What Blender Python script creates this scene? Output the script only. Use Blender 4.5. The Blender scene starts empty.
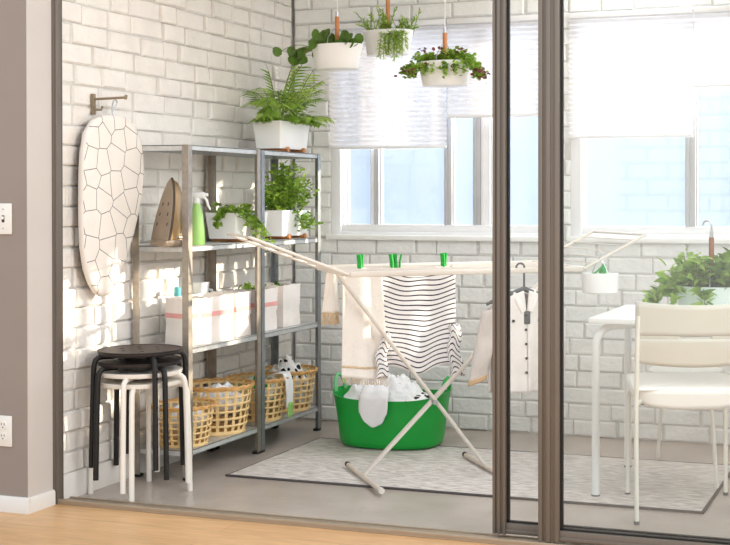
import bpy, bmesh, math, random
from mathutils import Vector, Matrix, noise, Euler
R = math.radians
PI = math.pi
scn = bpy.context.scene
COL = scn.collection
rng = random.Random(7)

# ------------------------------------------------------------------ materials
def lin(c):
    return tuple((v/255/12.92) if v/255 <= .04045 else ((v/255+.055)/1.055)**2.4 for v in c) + (1.0,)

def mat(name, rgb, rough=.6, metal=0., var=.06, vscale=12., bump=0., bscale=60., spec=.5, trans=0., stretch=None, coat=0.):
    """principled material with a soft procedural colour variation and optional bump / translucency"""
    m = bpy.data.materials.new(name); m.use_nodes = True
    nt = m.node_tree; n = nt.nodes; l = nt.links
    p = n['Principled BSDF']
    p.inputs['Roughness'].default_value = rough
    p.inputs['Metallic'].default_value = metal
    p.inputs['Specular IOR Level'].default_value = spec
    p.inputs['Coat Weight'].default_value = coat
    tc = n.new('ShaderNodeTexCoord'); mp = n.new('ShaderNodeMapping')
    l.new(tc.outputs['Object'], mp.inputs['Vector'])
    if stretch: mp.inputs['Scale'].default_value = stretch
    nz = n.new('ShaderNodeTexNoise'); nz.inputs['Scale'].default_value = vscale; nz.inputs['Detail'].default_value = 4
    l.new(mp.outputs['Vector'], nz.inputs['Vector'])
    rp = n.new('ShaderNodeValToRGB')
    c = lin(rgb)
    rp.color_ramp.elements[0].position = .3; rp.color_ramp.elements[1].position = .7
    rp.color_ramp.elements[0].color = tuple(v*(1-var) for v in c[:3])+(1,)
    rp.color_ramp.elements[1].color = tuple(min(1, v*(1+var)) for v in c[:3])+(1,)
    l.new(nz.outputs['Fac'], rp.inputs['Fac'])
    l.new(rp.outputs['Color'], p.inputs['Base Color'])
    if bump > 0:
        b2 = n.new('ShaderNodeTexNoise'); b2.inputs['Scale'].default_value = bscale; b2.inputs['Detail'].default_value = 6
        l.new(mp.outputs['Vector'], b2.inputs['Vector'])
        bp = n.new('ShaderNodeBump'); bp.inputs['Strength'].default_value = bump; bp.inputs['Distance'].default_value = .01
        l.new(b2.outputs['Fac'], bp.inputs['Height']); l.new(bp.outputs['Normal'], p.inputs['Normal'])
    if trans > 0:
        t = n.new('ShaderNodeBsdfTranslucent'); l.new(rp.outputs['Color'], t.inputs['Color'])
        mx = n.new('ShaderNodeMixShader'); mx.inputs[0].default_value = trans
        l.new(p.outputs[0], mx.inputs[1]); l.new(t.outputs[0], mx.inputs[2])
        l.new(mx.outputs[0], n['Material Output'].inputs['Surface'])
    return m

def ramp_of(m):
    return [x for x in m.node_tree.nodes if x.type == 'VALTORGB'][0]

def glass_mat(name, veil, tint=(1, 1, 1, 1), gloss=.06):
    m = bpy.data.materials.new(name); m.use_nodes = True
    nt = m.node_tree; n = nt.nodes; l = nt.links
    n.remove(n['Principled BSDF'])
    tr = n.new('ShaderNodeBsdfTransparent'); tr.inputs['Color'].default_value = tint
    gl = n.new('ShaderNodeBsdfGlossy'); gl.inputs['Roughness'].default_value = .03
    df = n.new('ShaderNodeBsdfDiffuse'); df.inputs['Color'].default_value = (.95, .95, .95, 1)
    tl = n.new('ShaderNodeBsdfTranslucent'); tl.inputs['Color'].default_value = (.95, .95, .95, 1)
    a = n.new('ShaderNodeMixShader'); a.inputs[0].default_value = .5
    l.new(df.outputs[0], a.inputs[1]); l.new(tl.outputs[0], a.inputs[2])
    nz = n.new('ShaderNodeTexNoise'); nz.inputs['Scale'].default_value = 1.2
    mr = n.new('ShaderNodeMapRange'); mr.inputs['To Min'].default_value = veil*.85; mr.inputs['To Max'].default_value = veil*1.15
    l.new(nz.outputs['Fac'], mr.inputs['Value'])
    b = n.new('ShaderNodeMixShader'); l.new(mr.outputs[0], b.inputs[0])
    l.new(tr.outputs[0], b.inputs[1]); l.new(a.outputs[0], b.inputs[2])
    c = n.new('ShaderNodeMixShader'); c.inputs[0].default_value = gloss
    l.new(b.outputs[0], c.inputs[1]); l.new(gl.outputs[0], c.inputs[2])
    l.new(c.outputs[0], n['Material Output'].inputs['Surface'])
    return m

M = {}
M['brick_left'] = mat('painted_brick_warm', (240, 236, 230), .55, var=.05, vscale=9, bump=.6, bscale=45)
M['brick_back'] = mat('painted_brick_white', (240, 241, 239), .55, var=.05, vscale=9, bump=.6, bscale=45)
M['mortar'] = mat('painted_mortar', (214, 212, 208), .8, var=.1, vscale=25, bump=.7, bscale=70)
M['white_paint'] = mat('white_paint', (244, 244, 242), .45, var=.02)
M['grey_wall'] = mat('grey_wall_paint', (152, 140, 132), .8, var=.03, vscale=3, bump=.05, bscale=200)
M['reveal'] = mat('pale_grey_reveal', (206, 199, 193), .8, var=.03, vscale=3)  # wall paint lightened: window light on the reveal put into the colour
M['skirting'] = mat('skirting_white', (232, 228, 222), .5, var=.02)
M['concrete'] = mat('concrete_floor', (180, 168, 158), .26, var=.12, vscale=3.5, bump=.12, bscale=30)
M['bronze'] = mat('bronze_anodised_frame', (116, 108, 100), .45, metal=.25, var=.05, vscale=4, stretch=(30, 30, 1))
M['bronze_dark'] = mat('dark_bronze_frame', (96, 82, 71), .5, metal=.25, var=.05, vscale=4, stretch=(30, 30, 1))
M['gasket'] = mat('black_gasket', (20, 18, 17), .6, var=.1)
M['alu'] = mat('brushed_track', (176, 160, 140), .4, metal=.5, var=.08, stretch=(1, 30, 30))
M['win_white'] = mat('window_white_frame', (240, 241, 243), .4, var=.02)
M['win_grey'] = mat('window_grey_edge', (196, 198, 202), .4, metal=.3, var=.04)
M['blind'] = mat('blind_fabric', (240, 240, 244), .8, var=.02, trans=.17)
M['galv'] = mat('galvanised_steel', (150, 154, 156), .42, metal=.75, var=.12, vscale=40)
M['galv_warm'] = mat('galvanised_steel_warm', (166, 158, 148), .42, metal=.75, var=.12, vscale=40)  # same steel tinted warm: its warm reflections put into the colour
M['galv_light'] = mat('galvanised_shelf', (205, 207, 206), .45, metal=.45, var=.08, vscale=40)
M['black_plastic'] = mat('black_plastic', (28, 27, 27), .45, var=.1)
M['stool_black'] = mat('stool_black', (14, 11, 11), .5, var=.12)
M['stool_seat'] = mat('stool_dark_brown_seat', (52, 38, 36), .5, var=.12, bump=.1)
M['stool_white'] = mat('stool_white', (238, 232, 222), .4, var=.03)
M['pot_white'] = mat('pot_white', (250, 250, 249), .4, var=.02)
M['teal_white'] = mat('pot_pale_green_white', (228, 240, 236), .4, var=.02)
M['wood_orange'] = mat('orange_wood', (196, 130, 78), .5, var=.18, vscale=8, stretch=(12, 12, 1.5))
M['wood_brown'] = mat('brown_wood', (150, 98, 68), .5, var=.18, vscale=8, stretch=(12, 12, 1.5))
M['steel'] = mat('hook_steel', (190, 192, 196), .3, metal=.9, var=.05)
M['brass'] = mat('aged_metal_hook', (150, 135, 112), .35, metal=.8, var=.1)
M['cord'] = mat('white_cord', (235, 235, 235), .7, var=.03)
M['soil'] = mat('potting_soil', (62, 46, 34), .95, var=.3, vscale=60, bump=.6)
M['leaf_dark'] = mat('leaf_dark', (92, 128, 46), .45, var=.35, vscale=18, trans=.4)
M['leaf_mid'] = mat('leaf_mid', (130, 166, 60), .5, var=.35, vscale=18, trans=.4)
M['leaf_light'] = mat('leaf_light', (182, 210, 104), .5, var=.3, vscale=14, trans=.45)
M['leaf_fresh'] = mat('leaf_fresh', (158, 192, 80), .5, var=.35, vscale=18, trans=.4)
M['stem'] = mat('green_stem', (120, 140, 66), .6, var=.2)
M['flower'] = mat('dark_red_blossom', (110, 48, 52), .6, var=.3)
M['rack'] = mat('rack_off_white', (226, 218, 208), .4, var=.02)
M['rack_foot'] = mat('rack_foot', (212, 198, 184), .5, var=.04)
M['green'] = mat('green_plastic', (18, 166, 60), .38, var=.05, spec=.5)
M['green_rim'] = mat('green_plastic_rim', (120, 205, 140), .4, var=.05)
M['linen'] = mat('white_linen', (246, 246, 247), .85, var=.03, bump=.25, bscale=90)
M['cream'] = mat('cream_cotton', (250, 244, 236), .85, var=.04, bump=.35, bscale=160)
M['fringe'] = mat('beige_fringe', (222, 198, 164), .9, var=.15, vscale=80)
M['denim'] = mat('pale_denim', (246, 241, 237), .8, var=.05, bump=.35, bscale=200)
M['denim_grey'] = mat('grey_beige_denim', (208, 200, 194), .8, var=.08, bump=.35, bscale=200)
M['tan'] = mat('tan_cuff', (198, 168, 134), .8, var=.1)
M['grey_plastic'] = mat('grey_hanger', (96, 96, 98), .5, var=.05)
M['bamboo'] = mat('bamboo', (240, 206, 146), .5, var=.16, vscale=25)
M['bamboo_dark'] = mat('bamboo_rim', (214, 164, 98), .5, var=.2, vscale=30)
M['iron_metal'] = mat('iron_beige_metal', (158, 143, 125), .3, metal=.55, var=.08)
M['iron_dark'] = mat('iron_dark_edge', (86, 72, 58), .35, metal=.4, var=.08)
M['iron_gold'] = mat('iron_amber', (172, 142, 102), .3, metal=.4, var=.12)
M['bottle_green'] = mat('bottle_pale_green', (184, 234, 140), .35, var=.05, trans=.2)
M['bottle_white'] = mat('bottle_white', (240, 244, 242), .4, var=.02)
M['teal'] = mat('teal_cap', (110, 200, 205), .4, var=.03)
M['bag'] = mat('white_paper_bag', (247, 240, 234), .8, var=.03, bump=.25, bscale=30)
M['bag_red'] = mat('red_band', (240, 176, 170), .8, var=.06)
M['plate'] = mat('switch_plate', (238, 236, 230), .35, var=.01)
M['slot'] = mat('dark_slot', (60, 52, 46), .6, var=.05)
M['table_white'] = mat('white_table', (247, 247, 245), .35, var=.015)
M['table_leg'] = mat('table_leg_white', (236, 238, 236), .4, var=.02)
M['chair_white'] = mat('chair_cream_plastic', (234, 231, 220), .42, var=.02)
M['chair_back'] = mat('chair_back_backlit', (212, 209, 197), .42, var=.02)  # chair plastic darkened: shade of the backlit side put into the colour
M['chair_seat'] = mat('chair_seat_sunlit', (250, 249, 245), .4, var=.015)  # chair plastic whitened: sunlight on the seat put into the colour
M['chair_leg'] = mat('chair_leg', (232, 230, 220), .4, var=.02)
M['ext'] = mat('exterior_pale_render', (196, 216, 243), .9, var=.04, vscale=3)
M['ext_line'] = mat('exterior_joint', (182, 204, 236), .9, var=.05)
M['win_glass'] = glass_mat('window_glass', .05, (.96, .98, 1, 1), .05)
M['door_glass'] = glass_mat('door_glass', .022, (.985, .99, .988, 1), .014)

# pattern materials ---------------------------------------------------------
def wood_floor():
    m = mat('oak_floor', (216, 172, 124), .38, var=.12, vscale=5, stretch=(1.2, 9, 9))
    nt = m.node_tree; n = nt.nodes; l = nt.links; p = n['Principled BSDF']
    tc = n.new('ShaderNodeTexCoord')
    br = n.new('ShaderNodeTexBrick'); br.inputs['Scale'].default_value = 1
    br.inputs['Brick Width'].default_value = 1.3; br.inputs['Row Height'].default_value = .13
    br.inputs['Mortar Size'].default_value = .0012; br.offset = .37
    br.inputs['Color1'].default_value = (1, 1, 1, 1); br.inputs['Color2'].default_value = (.9, .87, .84, 1)
    br.inputs['Mortar'].default_value = (.62, .55, .5, 1)
    l.new(tc.outputs['Object'], br.inputs['Vector'])
    mx = n.new('ShaderNodeMix'); mx.data_type = 'RGBA'; mx.blend_type = 'MULTIPLY'; mx.inputs['Factor'].default_value = 1
    l.new(ramp_of(m).outputs['Color'], mx.inputs['A']); l.new(br.outputs['Color'], mx.inputs['B'])
    l.new(mx.outputs['Result'], p.inputs['Base Color'])
    return m
M['oak'] = wood_floor()

def line_voronoi():
    m = mat('patterned_board_cover', (243, 236, 228), .85, var=.03, bump=.15, bscale=200)
    nt = m.node_tree; n = nt.nodes; l = nt.links; p = n['Principled BSDF']
    tc = n.new('ShaderNodeTexCoord'); mp = n.new('ShaderNodeMapping'); sx_ = n.new('ShaderNodeSeparateXYZ'); cx_ = n.new('ShaderNodeCombineXYZ')
    l.new(tc.outputs['Object'], sx_.inputs[0]); l.new(sx_.outputs[1], cx_.inputs[0]); l.new(sx_.outputs[2], cx_.inputs[1])
    l.new(cx_.outputs[0], mp.inputs['Vector'])
    v = n.new('ShaderNodeTexVoronoi'); v.voronoi_dimensions = '2D'; v.feature = 'DISTANCE_TO_EDGE'; v.inputs['Scale'].default_value = 11.5
    v.inputs['Randomness'].default_value = .62
    l.new(mp.outputs['Vector'], v.inputs['Vector'])
    lt = n.new('ShaderNodeMath'); lt.operation = 'LESS_THAN'; lt.inputs[1].default_value = .016
    l.new(v.outputs['Distance'], lt.inputs[0])
    ge = n.new('ShaderNodeNewGeometry'); sn = n.new('ShaderNodeSeparateXYZ'); l.new(ge.outputs['True Normal'], sn.inputs[0])
    gt = n.new('ShaderNodeMath'); gt.operation = 'GREATER_THAN'; gt.inputs[1].default_value = .5; l.new(sn.outputs[0], gt.inputs[0])
    an = n.new('ShaderNodeMath'); an.operation = 'MULTIPLY'; l.new(gt.outputs[0], an.inputs[0]); l.new(lt.outputs[0], an.inputs[1])
    mx = n.new('ShaderNodeMix'); mx.data_type = 'RGBA'; l.new(an.outputs[0], mx.inputs['Factor'])
    l.new(ramp_of(m).outputs['Color'], mx.inputs['A']); mx.inputs['B'].default_value = lin((84, 80, 80))
    l.new(mx.outputs['Result'], p.inputs['Base Color'])
    return m
M['board_cover'] = line_voronoi()

def stripes(name, base, dark, period, duty, axis='v'):
    m = mat(name, base, .85, var=.03, bump=.2, bscale=180)
    nt = m.node_tree; n = nt.nodes; l = nt.links; p = n['Principled BSDF']
    uv = n.new('ShaderNodeUVMap'); sp = n.new('ShaderNodeSeparateXYZ'); l.new(uv.outputs[0], sp.inputs[0])
    d = n.new('ShaderNodeMath'); d.operation = 'DIVIDE'; d.inputs[1].default_value = period
    l.new(sp.outputs[1 if axis == 'v' else 0], d.inputs[0])
    f = n.new('ShaderNodeMath'); f.operation = 'FRACT'; l.new(d.outputs[0], f.inputs[0])
    c = n.new('ShaderNodeMath'); c.operation = 'LESS_THAN'; c.inputs[1].default_value = duty; l.new(f.outputs[0], c.inputs[0])
    mx = n.new('ShaderNodeMix'); mx.data_type = 'RGBA'; l.new(c.outputs[0], mx.inputs['Factor'])
    l.new(ramp_of(m).outputs['Color'], mx.inputs['A']); mx.inputs['B'].default_value = lin(dark)
    l.new(mx.outputs['Result'], p.inputs['Base Color'])
    return m
M['stripe'] = stripes('navy_stripe_jersey', (246, 243, 242), (34, 34, 52), .0225, .25)

def spots(name, base, dark, scale, r):
    m = mat(name, base, .85, var=.03, bump=.2, bscale=180)
    nt = m.node_tree; n = nt.nodes; l = nt.links; p = n['Principled BSDF']
    tc = n.new('ShaderNodeTexCoord')
    v = n.new('ShaderNodeTexVoronoi'); v.inputs['Scale'].default_value = scale; v.inputs['Randomness'].default_value = .8
    l.new(tc.outputs['Object'], v.inputs['Vector'])
    lt = n.new('ShaderNodeMath'); lt.operation = 'LESS_THAN'; lt.inputs[1].default_value = r
    l.new(v.outputs['Distance'], lt.inputs[0])
    mx = n.new('ShaderNodeMix'); mx.data_type = 'RGBA'; l.new(lt.outputs[0], mx.inputs['Factor'])
    l.new(ramp_of(m).outputs['Color'], mx.inputs['A']); mx.inputs['B'].default_value = lin(dark)
    l.new(mx.outputs['Result'], p.inputs['Base Color'])
    return m
M['spotted'] = spots('black_spotted_cotton', (246, 245, 243), (24, 22, 26), 24, .34)
M['leafprint'] = spots('green_print_cotton', (244, 246, 240), (48, 150, 62), 18, .46)

def rug_mat():
    m = mat('woven_rug', (236, 232, 228), .95, var=.1, vscale=10, bump=.8, bscale=120)
    nt = m.node_tree; n = nt.nodes; l = nt.links; p = n['Principled BSDF']
    tc = n.new('ShaderNodeTexCoord'); mp = n.new('ShaderNodeMapping')
    mp.inputs['Rotation'].default_value = (0, 0, R(38)); mp.inputs['Scale'].default_value = (14, 95, 1)
    l.new(tc.outputs['Object'], mp.inputs['Vector'])
    z = n.new('ShaderNodeTexNoise'); z.inputs['Scale'].default_value = 1; z.inputs['Detail'].default_value = 5; z.inputs['Roughness'].default_value = .7
    l.new(mp.outputs['Vector'], z.inputs['Vector'])
    r = n.new('ShaderNodeValToRGB')
    r.color_ramp.elements[0].position = .36; r.color_ramp.elements[0].color = lin((176, 166, 160))
    r.color_ramp.elements[1].position = .58; r.color_ramp.elements[1].color = lin((240, 235, 230))
    l.new(z.outputs['Fac'], r.inputs['Fac'])
    mx = n.new('ShaderNodeMix'); mx.data_type = 'RGBA'; mx.blend_type = 'MULTIPLY'; mx.inputs['Factor'].default_value = .5
    l.new(r.outputs['Color'], mx.inputs['A']); l.new(ramp_of(m).outputs['Color'], mx.inputs['B'])
    l.new(mx.outputs['Result'], p.inputs['Base Color'])
    bp = [x for x in n if x.type == 'BUMP'][0]
    l.new(z.outputs['Fac'], bp.inputs['Height'])
    return m
M['rug'] = rug_mat()
M['rug_edge'] = mat('rug_dark_binding', (84, 78, 76), .9, var=.15, vscale=60)

# ------------------------------------------------------------------ mesh helpers
def B(): return bmesh.new()

def box(bm, lo, hi, bev=0., mtx=None):
    t = bmesh.new(); bmesh.ops.create_cube(t, size=1)
    s = [hi[i]-lo[i] for i in range(3)]; c = [(hi[i]+lo[i])/2 for i in range(3)]
    for v in t.verts: v.co = Vector((v.co.x*s[0]+c[0], v.co.y*s[1]+c[1], v.co.z*s[2]+c[2]))
    if bev > 0:
        bmesh.ops.bevel(t, geom=t.edges[:], offset=min(bev, min(abs(x) for x in s)*.45), segments=2, affect='EDGES', profile=.5)
    if mtx is not None: bmesh.ops.transform(t, matrix=mtx, verts=t.verts)
    merge(bm, t)

def merge(bm, t):
    vm = {v: bm.verts.new(v.co) for v in t.verts}
    for f in t.faces:
        try: bm.faces.new([vm[v] for v in f.verts])
        except ValueError: pass
    t.free()

def tube(bm, pts, r, seg=8, sx=1., closed=False, cap=True, up=None):
    """swept tube through pts; r a number or list; sx flattens the section sideways"""
    pts = [Vector(p) for p in pts]; n = len(pts); rings = []
    prev = None
    for i, p in enumerate(pts):
        if closed: t = pts[(i+1) % n]-pts[i-1]
        else: t = (pts[min(i+1, n-1)]-pts[max(i-1, 0)])
        if t.length < 1e-9: t = Vector((0, 0, 1))
        t.normalize()
        if prev is None:
            a = Vector(up) if up else (Vector((0, 0, 1)) if abs(t.z) < .9 else Vector((1, 0, 0)))
            u = t.cross(a).normalized()
        else:
            u = prev-t*prev.dot(t)
            if u.length < 1e-6: u = t.orthogonal()
            u.normalize()
        prev = u; w = t.cross(u)
        rr = r[i] if isinstance(r, (list, tuple)) else r
        rings.append([bm.verts.new(p+u*math.cos(2*PI*k/seg)*rr*sx+w*math.sin(2*PI*k/seg)*rr) for k in range(seg)])
    m = n if closed else n-1
    for i in range(m):
        a, b = rings[i], rings[(i+1) % n]
        for k in range(seg): bm.faces.new((a[k], a[(k+1) % seg], b[(k+1) % seg], b[k]))
    if cap and not closed:
        bm.faces.new(rings[0][::-1]); bm.faces.new(rings[-1])

def bar(bm, p0, p1, w, h, bev=.003, up=(0, 0, 1)):
    """rectangular bar from p0 to p1: w sideways, h along up"""
    p0, p1 = Vector(p0), Vector(p1); d = p1-p0; L = d.length; d.normalize()
    s = d.cross(Vector(up)).normalized(); u = s.cross(d)
    m = Matrix((( d.x, s.x, u.x, (p0.x+p1.x)/2), (d.y, s.y, u.y, (p0.y+p1.y)/2), (d.z, s.z, u.z, (p0.z+p1.z)/2), (0, 0, 0, 1)))
    box(bm, (-L/2, -w/2, -h/2), (L/2, w/2, h/2), bev, m)

def lathe(bm, prof, seg=32, sx=1., sy=1., c=(0, 0, 0), cap0=True, cap1=False):
    rings = []
    for r, z in prof:
        rings.append([bm.verts.new((c[0]+math.cos(2*PI*k/seg)*r*sx, c[1]+math.sin(2*PI*k/seg)*r*sy, c[2]+z)) for k in range(seg)])
    for a, b in zip(rings, rings[1:]):
        for k in range(seg): bm.faces.new((a[k], a[(k+1) % seg], b[(k+1) % seg], b[k]))
    if cap0: bm.faces.new(rings[0][::-1])
    if cap1: bm.faces.new(rings[-1])

def loft(bm, rings, cap=True, closed=True):
    rs = [[bm.verts.new(p) for p in r] for r in rings]
    for a, b in zip(rs, rs[1:]):
        k = len(a)
        for i in range(k if closed else k-1): bm.faces.new((a[i], a[(i+1) % k], b[(i+1) % k], b[i]))
    if cap: bm.faces.new(rs[0][::-1]); bm.faces.new(rs[-1])

def grid(bm, fn, nu, nv, uvfn=None):
    uvl = bm.loops.layers.uv.verify() if uvfn else None
    vs = [[bm.verts.new(fn(i/nu, j/nv)) for i in range(nu+1)] for j in range(nv+1)]
    for j in range(nv):
        for i in range(nu):
            f = bm.faces.new((vs[j][i], vs[j][i+1], vs[j+1][i+1], vs[j+1][i]))
            if uvfn:
                for lp, (a, b) in zip(f.loops, ((i, j), (i+1, j), (i+1, j+1), (i, j+1))): lp[uvl].uv = uvfn(a/nu, b/nv)

def prism(bm, outline, axis, a, b):
    """extrude a 2D outline along axis (0,1,2) from a to b"""
    def P(u, v, t):
        return ((t, u, v), (u, t, v), (u, v, t))[axis]
    loft(bm, [[P(u, v, a) for u, v in outline], [P(u, v, b) for u, v in outline]])

def obj(name, bm, m, parent=None, smooth=40, solid=0., subsurf=0, kind=None, label=None):
    bmesh.ops.recalc_face_normals(bm, faces=bm.faces)
    me = bpy.data.meshes.new(name); bm.to_mesh(me); bm.free()
    me.materials.append(m)
    if smooth:
        for p in me.polygons: p.use_smooth = True
        me.set_sharp_from_angle(angle=R(smooth))
    o = bpy.data.objects.new(name, me); COL.objects.link(o)
    if parent: o.parent = parent
    if solid:
        s = o.modifiers.new('solid', 'SOLIDIFY'); s.thickness = solid; s.offset = 0
    if subsurf:
        s = o.modifiers.new('sub', 'SUBSURF'); s.levels = s.render_levels = subsurf
    if kind: o['kind'] = kind
    if label: o['label'] = label
    return o

def tag(o, label, cat, group=None):
    o['label'] = label; o['category'] = cat
    if group: o['group'] = group
    return o

def thing(name, label, cat, loc=(0, 0, 0), rz=0., group=None):
    o = bpy.data.objects.new(name, None); o.empty_display_size = .05; COL.objects.link(o)
    o.location = loc; o.rotation_euler = (0, 0, rz)
    return tag(o, label, cat, group)

def dup(root, loc, rz=0., label=None, mats=None):
    def cp(o, parent):
        c = o.copy(); COL.objects.link(c); c.parent = parent
        for ch in list(o.children): cp(ch, c)
        return c
    r = cp(root, None); r.location = loc; r.rotation_euler = (0, 0, rz)
    if label: r['label'] = label
    return r

def structure(name, bm, m, parent=None, smooth=40):
    return obj(name, bm, m, parent, smooth, kind='structure' if parent is None else None)

def sroot(name, loc=(0, 0, 0)):
    o = bpy.data.objects.new(name, None); COL.objects.link(o); o.location = loc; o['kind'] = 'structure'; return o

def fbm(p, s=1., o=3):
    return noise.fractal(Vector(p)*s, 1., 2., o)

# ------------------------------------------------------------------ the room shell
BR_L, PITCH = .215, .0805
def brick_wall(bm, u0, u1, z0, z1, place, holes=(), seed=1, jit=.006, gap=.008, vg=(.004, .008, .010, .013), cj=.0015):
    """rows of individual chamfered bricks (bm) over a mortar sheet (bmm). place(u, z, d) -> world"""
    rg = random.Random(seed)
    row = 0; z = z0
    while z < z1-.01:
        zt = min(z+PITCH-gap, z1)
        u = u0-BR_L*(.5 if row % 2 else 0)-rg.uniform(0, .03)
        while u < u1:
            L = BR_L*(rg.choice((1, 1, 1, .5, .72)))
            a, b = max(u+rg.uniform(-.002, .002), u0), min(u+L, u1)
            u += L+rg.choice(vg)
            segs = [(a, b, z, zt)]
            for (h0, h1, k0, k1) in holes:
                out = []
                for (p, q, s, t) in segs:
                    if q <= h0 or p >= h1 or t <= k0 or s >= k1: out.append((p, q, s, t)); continue
                    if p < h0: out.append((p, h0, s, t))
                    if q > h1: out.append((h1, q, s, t))
                    if s < k0: out.append((max(p, h0), min(q, h1), s, k0))
                    if t > k1: out.append((max(p, h0), min(q, h1), k1, t))
                segs = out
            for (p, q, s, t) in segs:
                if q-p < .02 or t-s < .012: continue
                d = rg.uniform(-jit, jit); dz = rg.uniform(-.0025, .0025)
                ti = [rg.uniform(-.0035, .0035) for _ in range(4)]
                c = .007
                bk = [place(p, s, -.02), place(q, s, -.02), place(q, t, -.02), place(p, t, -.02)]
                e = [rg.uniform(0, cj) for _ in range(8)]
                md = [place(p+e[0], s+dz+e[1]*.5, d-.006), place(q-e[2], s+dz+e[3]*.5, d-.006), place(q-e[4], t+dz-e[5]*.5, d-.006), place(p+e[6], t+dz-e[7]*.5, d-.006)]
                fr = [place(p+c, s+c+dz, d+ti[0]), place(q-c, s+c+dz, d+ti[1]), place(q-c, t-c+dz, d+ti[2]), place(p+c, t-c+dz, d+ti[3])]
                loft(bm, [bk, md, fr])
        z += PITCH; row += 1

WZ = 2.45
# left wall (plane x = 0, interior +x)
bm = B(); m2 = B()
brick_wall(bm, -1.879, -.004, .10, WZ, lambda u, z, d: (d-.006, u, z), seed=3, jit=.005, gap=.0042, vg=(.004, .010, .014, .018), cj=.004)
wl = structure('wall_left', bm, M['brick_left'], smooth=0)
box(m2, (-.16, -1.93, 0), (-.0185, .2, WZ)); obj('mortar_bed', m2, M['mortar'], wl)
# back wall (plane y = 0, interior -y) with two window openings
W1 = (.215, 1.425, .972, 2.075); W2 = (1.525, 3.05, .972, 2.075)
bm = B(); m2 = B()
brick_wall(bm, .004, 3.9, .004, WZ, lambda u, z, d: (u, .006-d, z), holes=(W1, W2), seed=11, gap=.0065)
wb = structure('wall_back', bm, M['brick_back'], smooth=0)
for lo, hi in (((0, .0165, 0), (3.9, .16, W1[2])), ((0, .0165, W1[3]), (3.9, .16, WZ)), ((0, .0165, W1[2]), (W1[0], .16, W1[3])),
               ((W1[1], .0165, W1[2]), (W2[0], .16, W1[3])), ((W2[1], .0165, W1[2]), (3.9, .16, W1[3]))):
    box(m2, lo, hi)
obj('mortar_bed', m2, M['mortar'], wb)
# floors
bm = B(); box(bm, (-.16, -1.92, -.06), (3.9, .16, 0)); structure('floor_balcony', bm, M['concrete'])
bm = B(); box(bm, (-2.4, -7.5, -.06), (5.2, -1.92, 0)); structure('floor_living_room', bm, M['oak'])
# grey wall of the room in front, with its reveal towards the sliding door
bm = B(); box(bm, (-2.4, -2.07, 0), (.002, -1.932, 2.75)); wf = structure('wall_front', bm, M['grey_wall'])
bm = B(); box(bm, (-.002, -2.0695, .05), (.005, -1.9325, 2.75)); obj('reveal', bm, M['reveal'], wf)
bm = B()
prism(bm, [(-2.084, 0), (-2.084, .05), (-2.078, .058), (-2.07, .058), (-2.07, 0)], 0, -2.4, .017)
prism(bm, [(.017, 0), (.017, .05), (.012, .058), (.0, .058), (.0, 0)], 1, -2.0705, -1.933)
structure('baseboard_front', bm, M['skirting'])
bm = B()
prism(bm, [(.012, 0), (.012, .088), (.006, .098), (-.012, .098), (-.012, 0)], 1, -1.879, -.001)
structure('baseboard_left', bm, M['skirting'])
bm = B(); box(bm, (-.16, -1.94, WZ), (4.0, .16, WZ+.1)); structure('ceiling', bm, M['white_paint'])
bm = B(); box(bm, (3.9, -1.79, 0), (4.0, .16, WZ)); structure('wall_right', bm, M['white_paint'])
# sliding door: sill track, jamb, head
bm = B()
box(bm, (-.0, -1.925, 0), (3.9, -1.835, .006), .002)
for y0, y1, h in ((-1.925, -1.914, .020), (-1.882, -1.877, .011), (-1.842, -1.835, .011)):
    box(bm, (.0, y0, .005), (3.9, y1, h), .002)
structure('trim_1', bm, M['alu'])
bm = B(); g = B()
box(bm, (.0, -1.932, 0), (.014, -1.896, WZ), .002); box(bm, (.012, -1.928, 0), (.022, -1.896, WZ), .002)
t2 = structure('trim_2', bm, M['bronze'])
box(g, (-.02, -1.896, .008), (.013, -1.880, WZ)); obj('jamb_channel', g, M['bronze_dark'], t2)
bm = B(); box(bm, (-.02, -1.935, WZ-.07), (3.9, -1.79, WZ), .003); structure('trim_3', bm, M['bronze'])

def sliding_panel(name, y, x0, sw, xr, rz0, rz1):
    r = sroot(name, (x0, y, 0))
    b = B(); d = .016
    box(b, (0, -d, .022), (sw, d, WZ-.07), .003)
    # proud vertical ridges of the extrusion
    for k in ((.0, .2), (.36, .58), (.78, 1.)):
        box(b, (sw*k[0], -d-.007, .022), (sw*k[1], -d+.002, WZ-.07), .0025)
    obj('stile', b, M['bronze'], r)
    b = B(); box(b, (xr-x0-sw, -d, .022), (xr-x0, d, WZ-.07), .003); obj('stile', b, M['bronze'], r)
    b = B(); box(b, (sw-.002, -d*.9, rz0), (xr-x0-sw+.002, d*.9, rz1), .003)
    box(b, (sw-.002, -d*.9-.004, rz0+.004), (xr-x0-sw+.002, -d*.5, rz0+(rz1-rz0)*.45), .002)
    obj('bottom_rail', b, M['bronze'], r)
    b = B()
    box(b, (sw, -.007, rz1), (sw+.009, .007, WZ-.07)); box(b, (sw, -.007, rz1-.001), (xr-x0-sw, .007, rz1+.006))
    obj('gasket', b, M['gasket'], r)
    b = B(); box(b, (sw+.004, -.003, rz1+.002), (xr-x0-sw-.002, .003, WZ-.075)); obj('glass_pane', b, M['door_glass'], r, smooth=0)
    return r
sliding_panel('door_1', -1.858, 1.775, .047, 3.3, .024, .062)
sliding_panel('door_2', -1.899, 1.952, .073, 3.6, .024, .062)

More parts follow.
